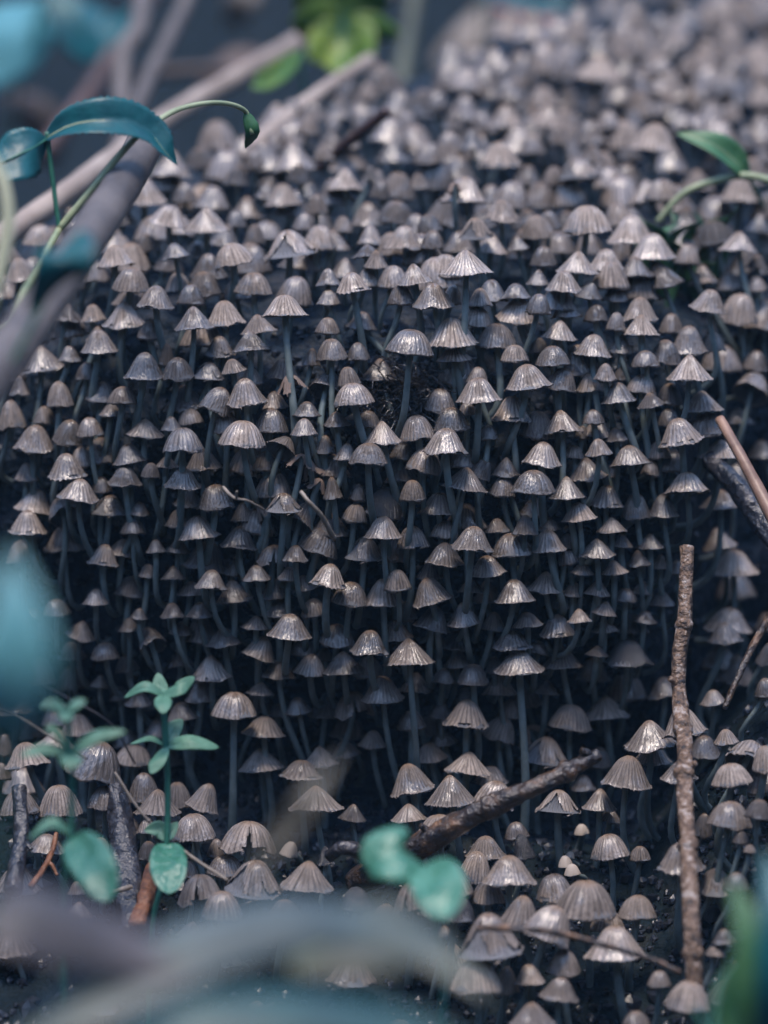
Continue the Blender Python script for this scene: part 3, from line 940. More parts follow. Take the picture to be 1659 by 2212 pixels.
V_, F2 = [], []
for _ in range(330):                                       # fine black roots in the bare patch
    u, v = rg.gauss(875, 42), rg.gauss(880, 30)
    loc, nor = hit(u, v)
    a = loc
    b = a + Vector((rg.uniform(-.05, .05), rg.uniform(-.07, 0), rg.uniform(-.03, .06)))
    c = b + Vector((rg.uniform(-.06, .06), rg.uniform(-.04, 0.02), rg.uniform(-.05, .05)))
    V, Fc = tube_data(catmull([a, b, c], 5), 0.0022, 4, cap=False)
    o_ = len(V_)
    V_ += V; F2 += [tuple(i + o_ for i in f) for f in Fc]
tag(mesh_obj('root_fibres', V_, F2, M_ROT), 'tangle of fine black root fibres on the bare soil patch', 'roots', kind='stuff')

def leaf_data(mid, width, side, n=26, m=4, fold=0.25, serr=0.0, teeth=14, power=0.8, droop=0.0, seed=0, rnd=0.75):
    """leaf blade along a midrib; side is the direction across; returns verts, faces"""
    P = catmull(mid, n)
    V, Fc = [], []
    for i, p in enumerate(P):
        t = i / n
        tan = (P[min(i + 1, n)] - P[max(i - 1, 0)]).normalized()
        sd = (side - tan * side.dot(tan)).normalized()
        nr = sd.cross(tan).normalized()
        w = width * max(0.02, math.sin(math.pi * min(1, max(0, t)) ** power)) ** rnd
        if t in (0, 1): w = width * 0.03
        for j in range(-m, m + 1):
            f = j / m
            ww = w
            if serr and abs(j) == m:
                ww = w * (1 + serr * (abs(((t * teeth) % 1) - 0.5) * 2 - 0.4))
            z = fold * abs(f) * w + 0.05 * w * math.sin(9 * t + f * 3 + seed) - droop * f * f * w
            V.append(p + sd * f * ww + nr * z)
    k = 2 * m + 1
    for i in range(n):
        for j in range(k - 1):
            Fc.append((i * k + j, i * k + j + 1, (i + 1) * k + j + 1, (i + 1) * k + j))
    return V, Fc

def add_leaf(parent, mid, width, side, mat, name='leaf', vein=None, **kw):
    inv = parent.location if parent else Vector((0, 0, 0))
    mid = [Vector(q) - inv for q in mid]
    V, Fc = leaf_data(mid, width, side, **kw)
    o = mesh_obj(name, V, Fc, mat, parent)
    sm = o.modifiers.new('thickness', 'SOLIDIFY'); sm.thickness = max(0.0012, width * 0.012)
    if vein:
        P = catmull(mid, 14)
        n_ = len(P)
        V, Fc = tube_data(P, [width * 0.05 * (1.2 - i / n_) for i in range(n_)], 6)
        mesh_obj('midrib', V, Fc, vein, o)
    return o

def add_tube(parent, pts, r0, r1, mat, name='stem', n=24, seg=8, rough=0.0, seed=0):
    inv = parent.location if parent else Vector((0, 0, 0))
    P = catmull([Vector(q) - inv for q in pts], n)
    radii = [r0 + (r1 - r0) * i / n for i in range(n + 1)]
    V, Fc = tube_data(P, radii, seg, rough, seed)
    return mesh_obj(name, V, Fc, mat, parent)

# litter on the far ground, out of focus
V_, F2 = [], []
rg = random.Random(21)
for _ in range(900):
    x, y = rg.uniform(-7, 6), rg.uniform(1.6, 12)
    e = lerp_tab(EDGE, y)
    if x > e - 0.6 and y < 5.2: continue
    a = rg.uniform(0, 6.28)
    d = Vector((math.cos(a), math.sin(a), rg.uniform(-.2, .3)))
    c = Vector((x, y, ground_z(x, y) + 0.04))
    s = rg.uniform(0.12, 0.3)
    V, Fc = leaf_data([c - d * s, c + Vector((0, 0, .05)), c + d * s], s * 0.45, Vector((-d.y, d.x, rg.uniform(-.4, .4))), n=6, m=1)
    o_ = len(V_)
    V_ += V; F2 += [tuple(i + o_ for i in f) for f in Fc]
tag(mesh_obj('leaf_litter', V_, F2, M_DEADBROWN), 'brown fallen leaves on the dark ground behind the mound', 'leaves', kind='stuff')

# ------------------------------------------------------------------ twigs and sticks
def twig(name, label, pts, r0, r1, mat, rough=0.25, n=60, seg=12, cat='twig', knots=(), stubs=(), end=None, seed=0):
    P = [at(*q) for q in pts]
    root = empty(name, P[0])
    tag(root, label, cat)
    add_tube(root, P, r0, r1, mat, 'shaft', n, seg, rough, seed)
    Q = catmull(P, 100)
    for f, s in knots:
        c = Q[int(f * 100)]
        t = (Q[min(100, int(f * 100) + 2)] - Q[int(f * 100) - 2]).normalized()
        r = (r0 + (r1 - r0) * f) * s
        pts_ = [c - t * r * 0.7, c - t * r * .3, c + t * r * .3, c + t * r * 0.7]
        V, Fc = tube_data([q - root.location for q in pts_], [r * .72, r, r, r * .72], seg, 0.3, seed + f * 9)
        mesh_obj('knot', V, Fc, mat, root)
    for f, du, dv, r in stubs:
        c = Q[int(f * 100)]
        e = c + RIGHT * pw(du, 7.5) + UP * pw(dv, 7.5) - FWD * 0.02
        add_tube(root, [c, (c + e) / 2 + UP * 0.006, e], r, r * 0.7, mat, 'stub', 12, 8, 0.35, seed + 3)
    return root

twig('upright_twig', 'upright bare grey-brown twig with lichen and knots standing before the mound',
     [(1484, 1180, 7.85), (1479, 1330, 7.8), (1468, 1410, 7.78), (1467, 1510, 7.75), (1478, 1600, 7.6), (1479, 1700, 7.5), (1486, 1800, 7.4), (1491, 1950, 7.27), (1497, 2060, 7.22), (1508, 2240, 7.25), (1512, 2360, 7.3)],
     pw(15.5, 7.7), pw(20, 7.0), M_BARK, 0.22, 110, 14, knots=[(0.12, 1.25), (0.37, 1.35), (0.475, 1.3), (0.62, 1.3), (0.8, 1.2)], stubs=[(0.29, -22, 26, 0.011), (0.475, 24, 22, 0.011), (0.88, 20, 30, 0.009)], seed=2)
twig('leaning_twig', 'wet brown peeling twig leaning from the hollow up to the mushrooms',
     [(770, 1905, 7.85), (860, 1858, 7.7), (960, 1795, 7.6), (1090, 1728, 7.55), (1200, 1680, 7.55), (1292, 1630, 7.6)],
     pw(31, 7.6), pw(15, 7.6), M_BARKDARK, 0.38, 90, 14, knots=[(0.55, 1.2), (0.85, 1.35)], stubs=[(0.14, 10, 60, 0.026), (0.35, -25, 30, 0.012), (0.97, -24, 16, 0.014)], seed=7)
twig('thin_fallen_twig', 'thin dark fallen twig lying across mushroom caps at the foot',
     [(1030, 2003, 7.06), (1110, 2006, 7.06), (1200, 2014, 7.08), (1300, 2040, 7.10), (1400, 2070, 7.12), (1470, 2100, 7.12)], pw(9, 6.8), pw(6, 6.8), M_BARKDARK, 0.25, 60, 8, seed=9)
twig('brown_stick', 'smooth orange-brown broken stick leaning against the mound side',
     [(1555, 905, 8.0), (1600, 985, 7.9), (1640, 1060, 7.85), (1700, 1180, 7.75)], pw(11, 8), pw(15, 8), simple_mat('orange_bark', (0.12, 0.07, 0.05), (0.33, 0.2, 0.14), 10, 0.45, 0.5, 0.008), 0.1, 40, 10, cat='stick', seed=4)
twig('dark_log', 'thick wet blue-black branch beneath the orange-brown stick',
     [(1530, 990, 8.12), (1590, 1050, 8.05), (1650, 1130, 8.0), (1740, 1250, 7.9)], pw(20, 8), pw(30, 8), M_BLACKWOOD, 0.25, 50, 14, cat='branch', seed=5)
twig('reddish_twig', 'slender reddish-brown twig beyond the upright twig',
     [(1690, 1290, 8.0), (1640, 1370, 7.95), (1600, 1450, 7.9), (1565, 1530, 7.85)], pw(10, 8), pw(6, 8), M_BARKDARK, 0.2, 40, 8, seed=6)
twig('short_dark_stick', 'short dark brown stick poking up among mushrooms on top of the mound',
     [(690, 365, 9.15), (725, 330, 9.1), (780, 285, 9.0), (838, 238, 8.95)], pw(11, 9), pw(13, 9), simple_mat('dark_stick', (0.02, 0.012, 0.012), (0.06, 0.03, 0.028), 8, 0.45, 0.5, 0.01), 0.15, 30, 10, cat='stick', seed=8)
twig('rotten_stick', 'short black rotten stick with rust-orange base beneath pale mushrooms',
     [(42, 1700, 7.70), (46, 1780, 7.65), (40, 1850, 7.60), (28, 1925, 7.53)], pw(17, 7.1), pw(20, 7), M_BLACKWOOD, 0.4, 50, 12, cat='stick', stubs=[(0.5, 25, -20, 0.01)], seed=12)
twig('rotten_post', 'thick black rotting stick behind the sharp seedling stem',
     [(250, 1700, 7.87), (262, 1790, 7.81), (275, 1890, 7.73), (292, 2020, 7.60)], pw(24, 7.3), pw(36, 7.2), M_BLACKWOOD, 0.4, 60, 14, cat='stick', seed=13)
twig('rusty_stub', 'rust-orange decayed stub with a hollow end beside the seedling',
     [(345, 1845, 7.75), (325, 1900, 7.67), (312, 1950, 7.57), (298, 2000, 7.50)], pw(15, 7.1), pw(20, 7), M_RUST, 0.4, 40, 12, cat='stick', seed=14)
twig('rusty_twig', 'thin red-brown crooked twig beside the black rotten stick',
     [(122, 1800, 7.70), (112, 1840, 7.66), (92, 1880, 7.60), (66, 1915, 7.55)], pw(5, 7), pw(8, 7), M_RUST, 0.4, 40, 8, stubs=[(0.5, 22, -30, 0.006)], seed=15)
twig('straw_stalk', 'thin pale dry straw slanting behind the sharp seedling',
     [(248, 1668, 7.55), (300, 1748, 7.52), (350, 1800, 7.50), (410, 1848, 7.45), (492, 1902, 7.40)], pw(3.0, 7), pw(4.2, 7), M_STRAW, 0.2, 60, 6, cat='straw', knots=[(0.36, 1.6), (0.72, 1.4)], seed=16)
twig('fine_straw', 'fine pale straw across the edge of the teal leaf',
     [(-30, 1525, 7.40), (40, 1550, 7.40), (110, 1592, 7.40), (190, 1640, 7.42)], pw(3, 7), pw(2.5, 7), M_STRAW, 0.2, 40, 6, cat='straw', seed=17)
twig('dark_rootlet', 'fine dark rootlet bending down over the seedling tops',
     [(15, 1440, 7.30), (70, 1468, 7.32), (150, 1510, 7.36), (240, 1565, 7.40), (292, 1650, 7.45)], pw(2.6, 7), pw(3, 7), M_DARKHAIR, 0.2, 50, 6, cat='root', seed=18)
twig('fallen_mushroom_stem', 'pale fallen mushroom stem lying in the patch of torn caps',
     [(650, 1062, 7.64), (668, 1085, 7.62), (695, 1115, 7.64), (722, 1165, 7.70)], pw(4.5, 7.5), pw(6, 7.5), M_STRAW, 0.3, 30, 8, cat='stem', seed=19)
twig('dry_straw_bit', 'short dry straw bit stuck on the mound beside torn caps',
     [(482, 1052, 7.65), (505, 1075, 7.61), (535, 1082, 7.61), (570, 1100, 7.65)], pw(4, 7.5), pw(2.2, 7.5), M_STRAW, 0.6, 30, 8, cat='straw', stubs=[(0.4, 2, 16, 0.004)], seed=20)
twig('rotten_lump', 'glossy black lump of rotten mushrooms in the dark hollow',
     [(712, 1850, 7.75), (735, 1832, 7.70), (765, 1835, 7.70), (792, 1850, 7.76)], pw(14, 7.1), pw(17, 7.1), M_BLACKWOOD, 0.4, 30, 12, cat='rotten mushroom', seed=22)  # rotten mushrooms, built as a stubby tube in the black wood material
twig('bark_flake', 'small grey bark flake beside the rust-orange stub',
     [(238, 1930, 7.60), (262, 1922, 7.58), (285, 1915, 7.60)], pw(6, 7), pw(5, 7), M_STRAW, 0.4, 20, 8, cat='bark', seed=23)

# thick branches and stalks behind the leaf sprig
twig('grey_branch', 'thick smooth grey branch with rounded end beneath the serrated leaf',
     [(322, 285, 7.75), (318, 300, 7.72), (270, 390, 7.5), (205, 490, 7.15), (120, 620, 6.6), (20, 760, 6.1), (-120, 960, 5.5)], pw(40, 7.7), pw(52, 6), M_BRANCH, 0.08, 50, 18, cat='branch', seed=31)
twig('beige_stalk', 'long beige dry stalk slanting behind the serrated leaf',
     [(860, -30, 11.4), (640, 92, 11.0), (480, 185, 10.4), (345, 265, 9.9), (180, 390, 9.0), (30, 495, 8.7), (-120, 600, 8.4)], pw(22, 10), pw(26, 8.8), M_BEIGE, 0.1, 60, 12, cat='stalk', seed=32)
twig('second_beige_stalk', 'shorter beige dry stalk lying along the mushroom edge below the long one',
     [(800, 130, 10.2), (700, 195, 9.8), (600, 270, 9.5), (470, 385, 9.2), (400, 450, 9.0)], pw(16, 10), pw(20, 9), M_BEIGE, 0.1, 50, 12, cat='stalk', seed=33)
twig('forked_stalk', 'greyish dry stalk rising behind the serrated leaf beside another',
     [(310, -40, 11.2), (300, 60, 11.0), (268, 110, 10.9), (262, 190, 10.8), (270, 300, 10.6), (275, 380, 10.5)], pw(22, 11), pw(20, 11), M_BRANCH, 0.1, 50, 12, cat='stalk', seed=34)
twig('slanting_stalk', 'straight grey dry stalk slanting up behind the long beige stalk',
     [(425, -60, 11.2), (395, 20, 11.1), (345, 120, 10.9), (300, 220, 10.7), (255, 330, 10.5)], pw(17, 11), pw(18, 11), M_BRANCH, 0.1, 50, 12, cat='stalk', seed=35)
twig('brown_stalk', 'dark reddish-brown stalk in the undergrowth behind the leaves',
     [(330, -20, 12.0), (250, 110, 11.8), (180, 220, 11.6), (90, 340, 11.4)], pw(20, 12), pw(22, 12), simple_mat('red_brown_stalk', (0.05, 0.03, 0.03), (0.12, 0.065, 0.06), 4, 0.6, 0.3, 0.01), 0.1, 40, 12, cat='stalk', seed=36)
tw = twig('cream_blade', 'pale cream arched stalk rising in front of the grey branch',
     [(-25, 330, 6.4), (8, 400, 6.4), (18, 480, 6.4), (8, 550, 6.4), (-14, 640, 6.4), (-60, 780, 6.4)], pw(14, 6.4), pw(17, 6.4), M_CREAM, 0.05, 50, 12, cat='stalk', seed=37)

# ------------------------------------------------------------------ green plants
def plant(name, label, base, cat='seedling'):
    r = empty(name, base)
    tag(r, label, cat)
    return r

SD = 7.45
def S(u, v, dz=0.0, d=None):
    return at(u, v, (d or SD) + dz)
b = drop(S(318, 2060))
sp = plant('seedling', 'sharp green seedling with two whorls of oval leaves and a wet seed leaf', b)
add_tube(sp, [b, S(330, 2000), S(352, 1900), S(361, 1800), S(362, 1700), S(358, 1600), S(352, 1505)], pw(6, 7), pw(7.5, 7), M_GSTEM, n=40)
def oval(root, a, c, e, w, mat=M_LEAF, side=None, **kw):
    sd_ = side if side is not None else ((e - a).cross(FWD)).normalized()
    kw.setdefault('power', 0.9); kw.setdefault('fold', 0.12); kw.setdefault('rnd', 0.42 if mat is M_COTY else 0.62)
    return add_leaf(root, [a, c, e], w, sd_, mat, vein=M_GSTEM if mat is M_LEAF else None, n=20, m=4, **kw)
Wx = pw(1, SD)
c0 = S(352, 1500)
oval(sp, c0, S(385, 1488, -.02), S(420, 1462, .01), 17 * Wx, side=(UP * 0.8 + FWD * 0.5 + RIGHT * .3).normalized())
oval(sp, c0, S(312, 1484, -.01), S(268, 1507, .01), 14 * Wx, side=(UP * 0.75 + FWD * 0.6).normalized())
oval(sp, c0, S(346, 1486, .02), S(341, 1453, .04), 17 * Wx, side=RIGHT)
oval(sp, c0, S(352, 1518, -.07), S(353, 1542, -.10), 19 * Wx, side=RIGHT, power=0.8)
c1 = S(359, 1612)
oval(sp, c1, S(410, 1602, -.02), S(473, 1615, .0), 19 * Wx, side=(UP * 0.8 + FWD * 0.6).normalized())
oval(sp, c1, S(325, 1596, .01), S(281, 1607, .02), 10 * Wx, side=(UP * 0.5 + FWD * 0.85).normalized())
oval(sp, c1, S(372, 1580, .03), S(394, 1554, .05), 19 * Wx, side=(RIGHT * .8 + UP * -.5).normalized())
oval(sp, c1, S(342, 1640, -.05), S(326, 1672, -.07), 19 * Wx, side=(RIGHT * .9 + UP * .35).normalized())
c2 = S(361, 1815)
oval(sp, c2, S(345, 1792, .02), S(312, 1794, .02), 17 * Wx, side=(UP * 0.9 + FWD * 0.3).normalized(), fold=0.5)
oval(sp, c2, S(370, 1795, .02), S(384, 1776, .03), 12 * Wx, side=(RIGHT * .8 - UP * .6).normalized())
oval(sp, S(362, 1822), S(364, 1875, -.10), S(367, 1932, -.16), 40 * Wx, M_COTY, side=RIGHT, name='seed_leaf', power=0.9, fold=-0.05, droop=0.18)

SB = 6.75
def S2(u, v, dz=0.0):
    return at(u, v, SB + dz)
b = drop(S2(120, 2120))
sp = plant('seedling', 'blurred green seedling with drooping seed leaf beside the black rotten stick', b)
add_tube(sp, [b, S2(140, 1930), S2(152, 1820), S2(156, 1700), S2(150, 1600), S2(143, 1530)], pw(6.5, SB), pw(7, SB), M_GSTEM, n=40)
Wb = pw(1, SB)
c0 = S2(145, 1540)
oval(sp, c0, S2(115, 1522), S2(88, 1528), 15 * Wb, side=(UP * .8 + FWD * .6).normalized())
oval(sp, c0, S2(162, 1522), S2(186, 1514), 14 * Wb, side=(UP * .8 + FWD * .6).normalized())
oval(sp, c0, S2(142, 1545, -.06), S2(138, 1558, -.08), 17 * Wb, side=RIGHT)
c1 = S2(153, 1630)
oval(sp, c1, S2(100, 1618), S2(44, 1632), 15 * Wb, side=(UP * .8 + FWD * .6).normalized())
oval(sp, c1, S2(205, 1592), S2(272, 1580), 17 * Wb, side=(UP * .8 + FWD * .6).normalized())
oval(sp, c1, S2(153, 1640, -.05), S2(150, 1662, -.07), 24 * Wb, side=RIGHT)
oval(sp, c1, S2(120, 1580), S2(98, 1572), 13 * Wb, side=(UP * .8 + FWD * .6).normalized())
c2 = S2(154, 1800)
oval(sp, c2, S2(110, 1778), S2(62, 1812), 17 * Wb, side=(UP * .6 + FWD * .8).normalized())
oval(sp, S2(156, 1810), S2(205, 1872, -.12), S2(238, 1945, -.18), 48 * Wb, M_COTY, side=(RIGHT * .8 + UP * .5).normalized(), name='seed_leaf', power=0.85, fold=-0.05, droop=0.2)

SE = 6.5
def S3(u, v, dz=0.0):
    return at(u, v, SE + dz)
b = drop(S3(962, 2330))
sp = plant('seed_leaf_pair', 'pair of round glossy seed leaves on a thin stem at the foot', b)
add_tube(sp, [b, S3(958, 2200), S3(955, 2080), S3(938, 1960), S3(915, 1890)], pw(6, SE), pw(7, SE), M_GSTEM, n=30)
We = pw(1, SE)
oval(sp, S3(922, 1885), S3(858, 1845, -.03), S3(786, 1812, .02), 74 * We, M_COTY, side=(UP * .72 + RIGHT * -.3 + FWD * .65).normalized(), name='seed_leaf', power=1.0, fold=-0.05, droop=0.2)
oval(sp, S3(920, 1868), S3(950, 1918, -.12), S3(968, 1985, -.2), 58 * We, M_COTY, side=(RIGHT * .9 + UP * .35).normalized(), name='seed_leaf', power=0.95, fold=-0.05, droop=0.2)

# leaf sprig with serrated blades
b = at(-90, 760, 7.5)
b = Vector((b.x - 0.15, b.y, ground_z(b.x - 0.15, b.y)))
sp = plant('leaf_sprig', 'teal serrated leaf sprig arching over the grey branch', b, 'plant')
d = 7.45
add_tube(sp, [b, at(-60, 900, 7.3), at(30, 680, 7.1), at(70, 600, 7.2), at(128, 495, d)], 0.014, 0.009, M_PSTEM, n=40)
add_tube(sp, [at(128, 495, d), at(190, 420, d), at(250, 345, d), at(300, 290, d), at(330, 268, d + .02), at(390, 235, d + .1), at(470, 222, d + .2), at(530, 240, d + .3), at(545, 290, d + .3)], pw(8.5, d), pw(5, d), M_PSTEM, n=50, name='stalk')
add_tube(sp, [at(128, 495, d), at(118, 420, d), at(108, 340, d), at(102, 285, d)], pw(5, d), pw(6, d), M_GSTEM, n=24, name='stalk')
add_leaf(sp, [at(96, 302, d), at(150, 272, d - .03), at(215, 260, d - .04), at(275, 264, d - .02), at(325, 289, d), at(355, 326, d), at(382, 356, d + .02)], pw(46, d), (UP * .88 + FWD * .45).normalized(), M_TEAL, vein=M_PSTEM, n=60, m=5, serr=0.16, teeth=26, fold=-0.45)
add_leaf(sp, [at(102, 300, d), at(70, 320, d - .05), at(30, 339, d - .08), at(-20, 364, d - .08), at(-90, 404, d - .05)], pw(58, d), (UP * .88 + FWD * .45 + RIGHT * .2).normalized(), M_TEAL, vein=M_GSTEM, n=60, m=5, serr=0.14, teeth=26, fold=-0.2)
add_leaf(sp, [at(530, 240, d + .3), at(545, 285, d + .3), at(530, 320, d + .35)], pw(16, d), RIGHT, M_MIDGREEN, n=20, m=3, serr=0.1)

# out-of-focus blades close to the lens and behind the mound
def lone_leaf(name, label, mid, w, side, mat, vein=None, stalk=None, cat='leaf', **kw):
    P = [at(*q) for q in mid]
    g = stalk if stalk is not None else None
    base = P[0]
    foot = Vector((base.x + (g[0] if g else 0), base.y + (g[1] if g else 0.1), 0))
    foot = drop(Vector((foot.x, foot.y, base.z)))
    root = plant(name, label, foot, cat)
    h = base - foot
    add_tube(root, [foot - Vector((0, 0, .03)), foot + h * 0.35 + Vector((0, 0, h.z * .1)), foot + h * .75 + Vector((0, 0, h.z * .06)), base], max(0.008, w * 0.09), max(0.006, w * 0.05), M_GSTEM if mat in (M_TEAL, M_PALETEAL, M_MIDGREEN, M_GREEN, M_COTY) else M_DEAD, 'stalk')
    add_leaf(root, P, w, side.normalized(), mat, name='blade', vein=vein, **kw)
    return root

lone_leaf('teal_leaf', 'blurred upright teal leaf before the mound\'s shaded end', [(10, 1580, 3.7), (25, 1470, 3.65), (35, 1360, 3.65), (20, 1190, 3.7)], pw(90, 3.7), RIGHT, M_PALETEAL, vein=M_GSTEM, stalk=(-.2, .1))
lone_leaf('teal_leaf', 'blurred teal leaf tip hanging over the lower grey branch', [(175, 500, 5.9), (150, 545, 5.85), (120, 590, 5.85), (60, 680, 5.9)], pw(60, 5.9), (RIGHT * .8 + UP * .5), M_TEAL, vein=M_GSTEM, stalk=(-1.0, .1))
lone_leaf('teal_leaf', 'pale teal broad leaf in the undergrowth behind the serrated leaf', [(-160, 120, 12.4), (-40, 90, 12.3), (60, 60, 12.2), (140, -30, 12.1)], pw(120, 12), (UP * .8 + FWD * .5), M_PALETEAL, vein=M_GSTEM, stalk=(-.6, .6))
lone_leaf('teal_leaf', 'deep teal leaf above the dry stalks in the undergrowth', [(110, -40, 12.0), (160, 40, 11.9), (215, 75, 11.8), (275, 40, 11.8), (300, -40, 11.8)], pw(62, 12), (UP * .8 + FWD * .5), M_TEAL, vein=M_GSTEM, stalk=(-.6, .9))
gl = plant('lobed_leaf_plant', 'bright yellow-green lobed leaf above the far end of the beige stalk', drop(at(760, 60, 11.3) + Vector((0, 0.2, 0))), 'plant')
cc = at(740, 50, 10.5)
add_tube(gl, [gl.location, gl.location + (cc - gl.location) * .5 + Vector((0, .1, .05)), cc], 0.02, 0.012, M_GSTEM)
for (eu, ev, w) in ((640, -60, 60), (735, -90, 60), (830, -50, 55), (868, 70, 34), (735, 160, 58), (630, 40, 50), (805, 125, 48), (670, 130, 45)):
    e = at(eu, ev, 10.4)
    dirv = (e - cc)
    add_leaf(gl, [cc, cc + dirv * .5 + FWD * .03, e], pw(w, 10.6), dirv.cross(FWD * .8 + UP * .4).normalized(), M_GREEN, n=14, m=3, serr=0.15, teeth=7, vein=M_GSTEM)
lone_leaf('yellow_green_leaf', 'small yellow-green leaf lying along the beige stalk', [(650, 110, 10.1), (610, 150, 10.0), (560, 180, 9.9), (548, 178, 9.9)], pw(24, 10), (UP * .8 + FWD * .5), M_GREEN, vein=M_GSTEM, stalk=(.1, .5))
lone_leaf('teal_leaf', 'teal leaf with red edge in the undergrowth above the far mushrooms', [(1040, -20, 12.0), (1110, 5, 11.9), (1190, 15, 11.9), (1240, -10, 11.9)], pw(30, 12), (UP * .8 + FWD * .5), M_TEAL, vein=M_REDLEAF, stalk=(0, .6))
lone_leaf('red_leaf', 'dull red leaf beneath the teal leaf in the far undergrowth', [(1060, 10, 11.6), (1130, 38, 11.6), (1200, 40, 11.6), (1270, 20, 11.6)], pw(14, 12), (UP * .8 + FWD * .5), M_REDLEAF, stalk=(0, .8))
lone_leaf('green_leaf', 'mid-green folded leaf leaning over mushrooms on the mound top', [(1618, 385, 8.75), (1590, 350, 8.7), (1540, 312, 8.68), (1462, 288, 8.7)], pw(34, 8.7), (UP * .8 + FWD * .5 + RIGHT * .3), M_MIDGREEN, vein=M_PSTEM, stalk=(.1, .3), fold=0.3)
twig('arched_pale_stalk', 'pale yellowish arched stalk under the mid-green folded leaf',
     [(1420, 480, 8.75), (1475, 420, 8.72), (1540, 392, 8.7), (1620, 380, 8.7), (1720, 410, 8.7)], pw(7, 8.7), pw(9, 8.7), M_PSTEM, 0.05, 40, 10, cat='stalk', seed=40)

# grass tuft on the mound, each blade a part
rg = random.Random(9)
loc, nor = hit(1500, 640)
gt = plant('grass_tuft', 'tuft of dark green grass among mushrooms on the mound crest', loc, 'grass')
for k in range(16):
    u = 1500 + rg.uniform(-90, 70)
    p0, n_ = hit(u, 640 + rg.uniform(-40, 25))
    e = p0 + Vector((rg.uniform(-.16, .16), rg.uniform(-.12, .06), rg.uniform(.12, .26)))
    m_ = (p0 + e) / 2 + Vector((rg.uniform(-.03, .03), 0, .05))
    add_leaf(gt, [p0 - Vector((0, 0, .02)), m_, e], rg.uniform(.010, .026), RIGHT + FWD * rg.uniform(-.6, .6), M_GRASS, name='blade', n=12, m=1, power=0.6)

# blurred clump at the lower corner
b = drop(at(1640, 2350, 5.4))
cp = plant('green_clump', 'blurred green leafy clump with thin trailing shoots near the thin fallen twig', b, 'plant')
for (pts, w) in ((((1655, 2330, 5.4), (1650, 2180, 5.35), (1630, 2040, 5.35), (1580, 1900, 5.4)), 52), (((1670, 2330, 5.4), (1690, 2150, 5.3), (1690, 1980, 5.3), (1650, 1840, 5.4)), 60),
                 (((1640, 2330, 5.5), (1600, 2250, 5.5), (1575, 2160, 5.5), (1590, 2060, 5.5)), 34)):
    add_leaf(cp, [at(*q) for q in pts], pw(w, 5.4), RIGHT, M_MIDGREEN if w != 60 else M_TEAL, vein=M_GSTEM, n=24, m=4)
for pts in (((1600, 2330, 5.8), (1545, 2230, 5.8), (1550, 2130, 5.85), (1600, 2060, 5.9)), ((1590, 2330, 5.8), (1520, 2260, 5.8), (1440, 2230, 5.9)), ((1620, 2330, 5.8), (1560, 2270, 5.8), (1500, 2180, 5.9))):
    add_tube(cp, [at(*q) for q in pts], pw(5, 5.8), pw(4, 5.8), M_GSTEM, name='shoot')

# large dead leaves across the very front
lone_leaf('withered_leaf', 'long pale curved dead leaf blurred across the very front', [(40, 2260, 4.12), (180, 2165, 4.16), (340, 2075, 4.20), (520, 2010, 4.24), (700, 1985, 4.28), (900, 2040, 4.33), (1060, 2150, 4.28)], pw(88, 4.20), (UP * .75 + FWD * .65), M_DEAD, vein=M_PSTEM, stalk=(-.3, .3), n=50, m=5, fold=0.25, power=0.7)
lone_leaf('withered_leaf', 'dull grey-purple dead leaf blurred below the black rotten stick', [(-90, 2005, 4.12), (40, 1970, 4.12), (160, 1990, 4.16), (300, 2045, 4.20), (430, 2095, 4.20)], pw(105, 4.20), (UP * .7 + FWD * .7), simple_mat('grey_dead_leaf', (0.03, 0.033, 0.042), (0.11, 0.095, 0.10), 3, 0.6, 0.4, 0.02), vein=M_DEAD, stalk=(-.3, .3), n=40, m=5, fold=0.35)
lone_leaf('withered_leaf', 'olive-grey dead leaf blurred behind the round seed leaves', [(620, 2090, 4.45), (760, 2030, 4.45), (880, 2010, 4.49), (1010, 2080, 4.54)], pw(105, 4.45), (UP * .7 + FWD * .7), simple_mat('olive_dead_leaf', (0.035, 0.05, 0.045), (0.10, 0.11, 0.08), 3, 0.6, 0.4, 0.02), vein=M_PSTEM, stalk=(.1, .2), n=40, m=5, fold=0.15)
lone_leaf('dark_leaf', 'dark blue-green leaf blurred beneath the pale curved dead leaf', [(200, 2290, 3.95), (400, 2210, 3.95), (640, 2190, 3.99), (880, 2220, 4.03), (1000, 2260, 4.03)], pw(75, 3.95), (UP * .7 + FWD * .7), simple_mat('dark_leaf', (0.006, 0.02, 0.035), (0.01, 0.07, 0.07), 2.0, 0.5, 0.4, 0.02), vein=M_GSTEM, stalk=(0, .2), n=40, m=5, fold=0.15)
lone_leaf('dry_grass_leaf', 'pale olive dry blade slanting across the dark hollow', [(560, 1870, 4.70), (620, 1790, 4.70), (680, 1710, 4.70), (735, 1630, 4.75)], pw(26, 4.70), (RIGHT * .8 + UP * .5), simple_mat('dry_grass_leaf', (0.10, 0.095, 0.075), (0.20, 0.185, 0.15), 4, 0.6, 0.3, 0.01, trans=0.2), vein=None, stalk=(-.1, .1), n=30, m=3)

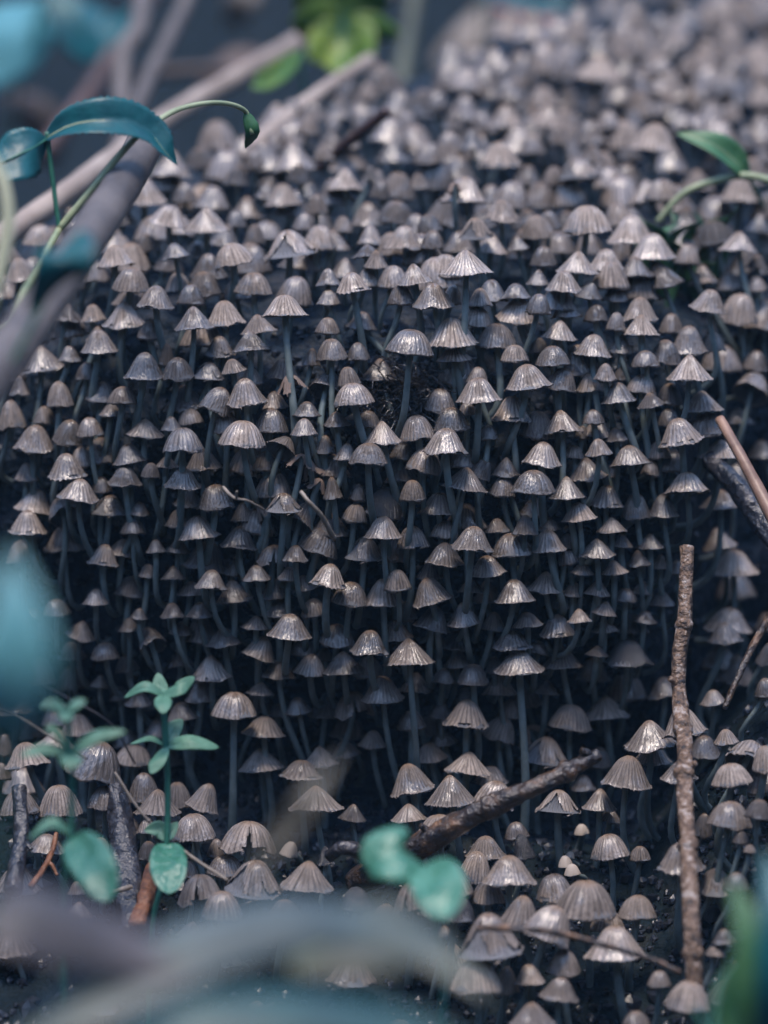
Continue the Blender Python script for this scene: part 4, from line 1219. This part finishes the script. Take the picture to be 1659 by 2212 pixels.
# dead undergrowth behind the mound, far out of focus
M_BROWNLEAF = simple_mat('brown_dead_leaf', (0.045, 0.032, 0.03), (0.13, 0.09, 0.075), 3, 0.6, 0.4, 0.02, trans=0.15)
M_TANLEAF = simple_mat('tan_dead_leaf', (0.13, 0.11, 0.095), (0.26, 0.22, 0.185), 3, 0.6, 0.4, 0.02, trans=0.15)
lone_leaf('dead_leaf', 'tan curled dead leaf in the undergrowth beyond the far mushrooms', [(930, 130, 12.6), (980, 90, 12.5), (1040, 50, 12.5), (1080, 10, 12.6)], pw(52, 12.5), (UP * .8 + FWD * .5), M_TANLEAF, stalk=(0, .5))
lone_leaf('dead_leaf', 'brown dead leaf in the undergrowth between the dry stalks', [(420, 210, 12.4), (460, 160, 12.3), (520, 130, 12.3), (590, 120, 12.4)], pw(48, 12.4), (UP * .8 + FWD * .5), M_BROWNLEAF, stalk=(0, .5))
lone_leaf('dead_leaf', 'brown dead leaf hanging under the pale teal broad leaf', [(20, 200, 12.6), (70, 240, 12.5), (110, 300, 12.5), (120, 370, 12.6)], pw(46, 12.5), (RIGHT * .8 + UP * .4), M_BROWNLEAF, stalk=(-.2, .5))
lone_leaf('dead_leaf', 'tan narrow dead leaf standing between the slanting stalks', [(500, 60, 12.8), (515, 20, 12.7), (540, -30, 12.7), (560, -90, 12.8)], pw(34, 12.7), (RIGHT * .9), M_TANLEAF, stalk=(.1, .6))
lone_leaf('dead_leaf', 'olive dead leaf in the undergrowth beneath the serrated leaf', [(180, 420, 11.6), (230, 400, 11.5), (290, 380, 11.5), (340, 350, 11.6)], pw(40, 11.5), (UP * .8 + FWD * .5), simple_mat('olive_leaf', (0.03, 0.045, 0.035), (0.09, 0.11, 0.07), 3, 0.6, 0.4, 0.02), stalk=(-.3, .3))
twig('thin_brown_stalk', 'thin brown stalk crossing low behind the long beige stalk',
     [(560, 160, 11.9), (480, 150, 11.9), (380, 155, 11.9), (260, 170, 11.9)], pw(12, 12), pw(14, 12), M_BROWNLEAF, 0.1, 40, 10, cat='stalk', seed=51)
twig('mossy_stalk', 'dull green-brown stalk rising behind the lobed green leaf',
     [(900, -60, 12.2), (890, 40, 12.1), (870, 150, 11.9), (860, 260, 11.7)], pw(18, 12), pw(18, 12), simple_mat('mossy_stalk', (0.03, 0.04, 0.03), (0.10, 0.11, 0.075), 4, 0.6, 0.4, 0.01), 0.1, 40, 10, cat='stalk', seed=52)

# thin bluish volume over everything, added to lift the shadows to navy
def added_haze_box():
    lo, hi_ = Vector((-210, -210, -3)), Vector((210, 210, 27))
    V = [(x, y, z) for x in (lo.x, hi_.x) for y in (lo.y, hi_.y) for z in (lo.z, hi_.z)]
    Fc = [(0, 1, 3, 2), (4, 6, 7, 5), (0, 4, 5, 1), (2, 3, 7, 6), (0, 2, 6, 4), (1, 5, 7, 3)]
    m = bpy.data.materials.new('shadow_lift_air')
    m.use_nodes = True
    N = m.node_tree.nodes
    N.remove(N['Principled BSDF'])
    pv = N.new('ShaderNodeVolumePrincipled')
    pv.inputs['Color'].default_value = (0.36, 0.66, 1.0, 1)
    pv.inputs['Density'].default_value = 0.0013
    pv.inputs['Anisotropy'].default_value = 0.0
    m.node_tree.links.new(pv.outputs[0], N['Material Output'].inputs['Volume'])
    o = mesh_obj('added_haze', V, Fc, m, smooth=False)
    tag(o, 'thin bluish veil added to tint the shadows navy', 'added_haze', kind='stuff')
added_haze_box()
